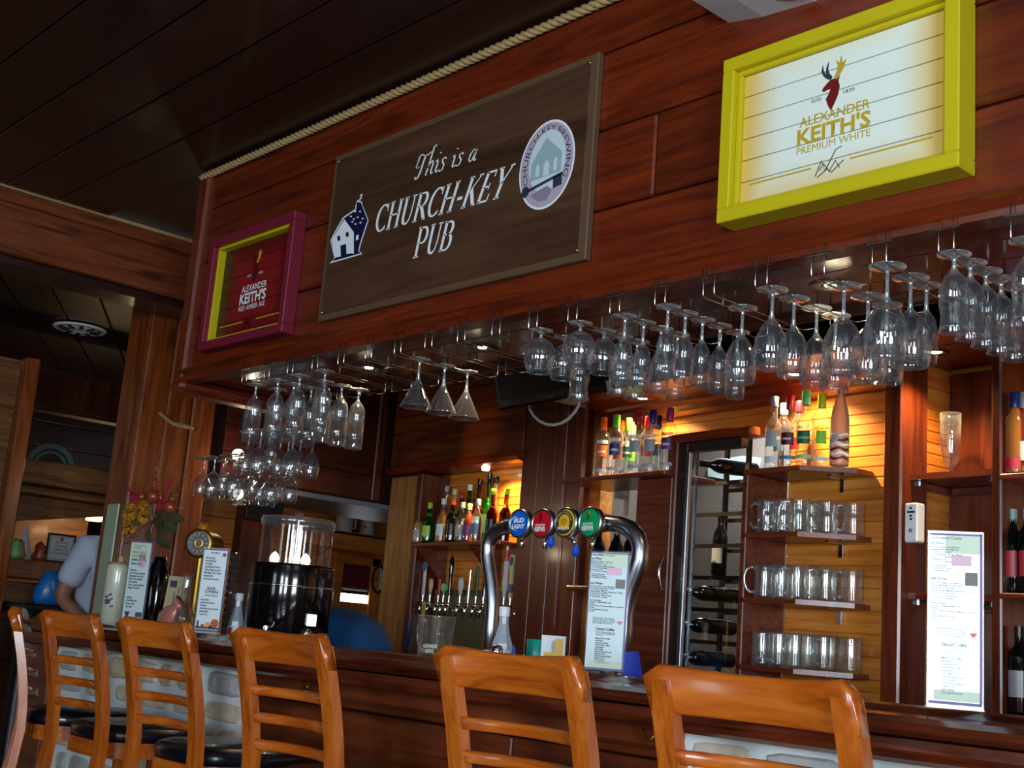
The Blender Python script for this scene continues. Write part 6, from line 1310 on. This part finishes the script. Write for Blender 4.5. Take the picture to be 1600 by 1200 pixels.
p = AX(372,772,-6.12); l_ = thing('pendant_lamp', 'smaller bare lamp glowing just under the bright one behind the low glass rack', 'lamp', p); obj('bulb', MB().sphere((0,0,0),.03,10), M['softbulb'], l_); obj('cord', MB().cyl((.0,.06,.0),(0,.06,2.9-p.z),.005,n=6).cyl((0,0,.02),(0,.06,.0),.005,n=6), M['blackm'], l_); point('lamp_light', p+Vector((.02,0,-.1)), 1.4, (1,.8,.5))
C('clothgrey', 92,96,90, rough=.8)
struct('wall_column_left', MB().box((-6.75,3.9,0),(-6.66,4.12,1.93)).box((-6.75,3.9,1.93),(-6.66,4.12,2.9)), M['dark_z'])
st = thing('slotted_panel', 'tall dark panel with short glowing slots beyond the low glass rack', 'panel', AX(418,790,-6.62)); 
obj('panel', MB().box((-.03,-.14,-.10),(0,.12,.62),.004), M['blackm'], st)
for k in range(7): obj('slot', MB().box((.0,-.04,.10+.028*k),(.004,.04,.112+.028*k)), M['bulb'] if 0 else C('slotlight', 220,224,190), st)
# ---- left room objects
q = AZ(125,513,2.886); spk = thing('ceiling_speaker', 'round white ceiling speaker with a slotted grille in the left room', 'speaker', q)
rs = 39/FPX*(q-CP).length*.98
obj('rim', MB().lathe([(rs*.80,-.004),(rs*.84,-.014),(rs*.96,-.012),(rs,-.002),(rs,.0)], 40), M['white'], spk); obj('grille', MB().lathe([(0,-.012),(rs*.3,-.010),(rs*.82,-.004)], 40), C('grille', 150,160,170, rough=.5), spk)
for r_ in (.2,.35,.5,.65): obj('grille_ring', MB().lathe([(rs*r_,-.012),(rs*(r_+.03),-.018),(rs*(r_+.06),-.012)], 32), M['white'], spk)
for k in range(10): a = 2*pi*k/10; obj('vent_slot', MB().box((-.012,-.03,-.020),(.012,.03,-.012),.002,Matrix.Rotation(a,4,'Z') @ Matrix.Translation((0,rs*.58,0))), M['blackm'], spk)
p = AX(86,724,-8.1); pl_ = thing('platter', 'round grey green platter propped up behind the high shelf edge of the left room', 'platter', (-8.25,p.y,1.871)); pl_.rotation_euler = (0,radians(8),pi/2)
R2 = (AX(86,694,-8.25).z-1.871)/2
obj('rim', ring(0,R2,R2,R2,.035,-.02,.0), C('verdigris', 74,100,96, rough=.5), pl_); obj('inner_ring', ring(0,R2,R2*.72,R2*.72,.02,-.018,-.004), M['verdigris'], pl_); obj('bowl', MB().prism(disc(0,R2,R2*.94,R2*.94,32), -.006, .0, 'y'), C('platterdark', 36,36,32), pl_)
zl = 1.421
p = AX(92,868,-8.12); cf = thing('framed_certificate', 'black framed certificate standing on the ledge in the left room', 'picture', (-8.12,p.y,zl)); cf.rotation_euler = (0,0,pi/2)
wc = (AX(114,850,-8.12).y-AX(69,850,-8.12).y)/2; hc = AX(92,834,-8.12).z-zl
obj('frame', MB().box((-wc,-.012,0),(wc,.0,hc),.003), M['blackm'], cf); obj('mat', MB().box((-wc+.014,-.014,.014),(wc-.014,-.011,hc-.014)), C('certgrey', 150,156,156), cf); obj('sheet', MB().box((-wc+.03,-.015,.03),(wc-.03,-.0135,hc-.03)), C('certwhite', 176,180,182), cf)
lettering('CERTIFICATE\nof Appreciation\npresented to the\nbar and staff with thanks', 'ink', cf, -.0156, -wc*.7, wc*.7, hc*.3, hc*.75, align='CENTER'); obj('seal', MB().prism(disc(0,hc*.82,.012,.012,12), -.016, -.015, 'y'), C('sealred', 140,60,60), cf)
p = AX(38,850,-8.15); obj('folded_napkin', MB().lathe([(.07,0),(.04,.10),(0,.26)], 4, smooth=False), M['c_white'], loc=(-8.15,p.y,zl), label='white folded napkin standing in a point on the left ledge', cat='napkin')
for i, (px, c_, lab) in enumerate(((22,'c_mint','pale green ornament on the left ledge beside the post'),(30,'buffseed','small buff ornament next to the folded napkin'),(62,'ballbrown','small brown figurine beside the framed certificate'))):
    p = AX(px, 862, -8.1); obj('ornament', MB().lathe([(0,0),(.04,0),(.05,.03),(.03,.07),(.035,.10),(0,.13)], 10), M[c_], loc=(-8.1,p.y,zl), label=lab, cat='ornament')
p = AX(80,822,-8.2); obj('white_cup', MB().lathe([(0,0),(.03,0),(.045,.08),(.04,.08),(0,.01)], 14), M['c_white'], loc=(-8.2,p.y,zl+.001), label='small white cup standing behind the framed certificate', cat='cup')
# blue bag on a shelf-high cabinet, dark table
p = AX(76,945,-7.6); tb = thing('side_table', 'dark table at the far left edge behind the farthest stool', 'table', (-7.65,3.42,0))
zt = AX(76,945,-7.6).z; obj('tabletop', MB().box((-.45,-.54,zt-.04),(.4,.4,zt),.01), M['blackm'], tb)
for x in (-.4,.35):
    for y in (-.5,.36): obj('leg', MB().box((x-.03,y-.03,0),(x+.03,y+.03,zt-.04)), M['blackm'], tb)
bag = MB(); vs = []; n = 14; rr = random.Random(2)
for k, (f, z) in enumerate(((.65,0),(.8,.04),(.76,.10),(.65,.15),(.42,.195),(.12,.21))):
    for i in range(n): a = 2*pi*i/n; r_ = .11*f*(1+.12*sin(3*a+k)+rr.uniform(-.06,.06)); vs.append((r_*cos(a)*.7, r_*sin(a)*1.1, z))
bag.add(vs, [(k*n+i, k*n+(i+1) % n, (k+1)*n+(i+1) % n, (k+1)*n+i) for k in range(5) for i in range(n)]+[tuple(range(n))[::-1], tuple(range(5*n,6*n))], True)
obj('plastic_bag', bag, C('bagblue', 20,110,190, rough=.35, coat=.2), loc=(-7.6,max(p.y,3.0),zt), label='bright blue crumpled plastic bag on the dark table', cat='bag')
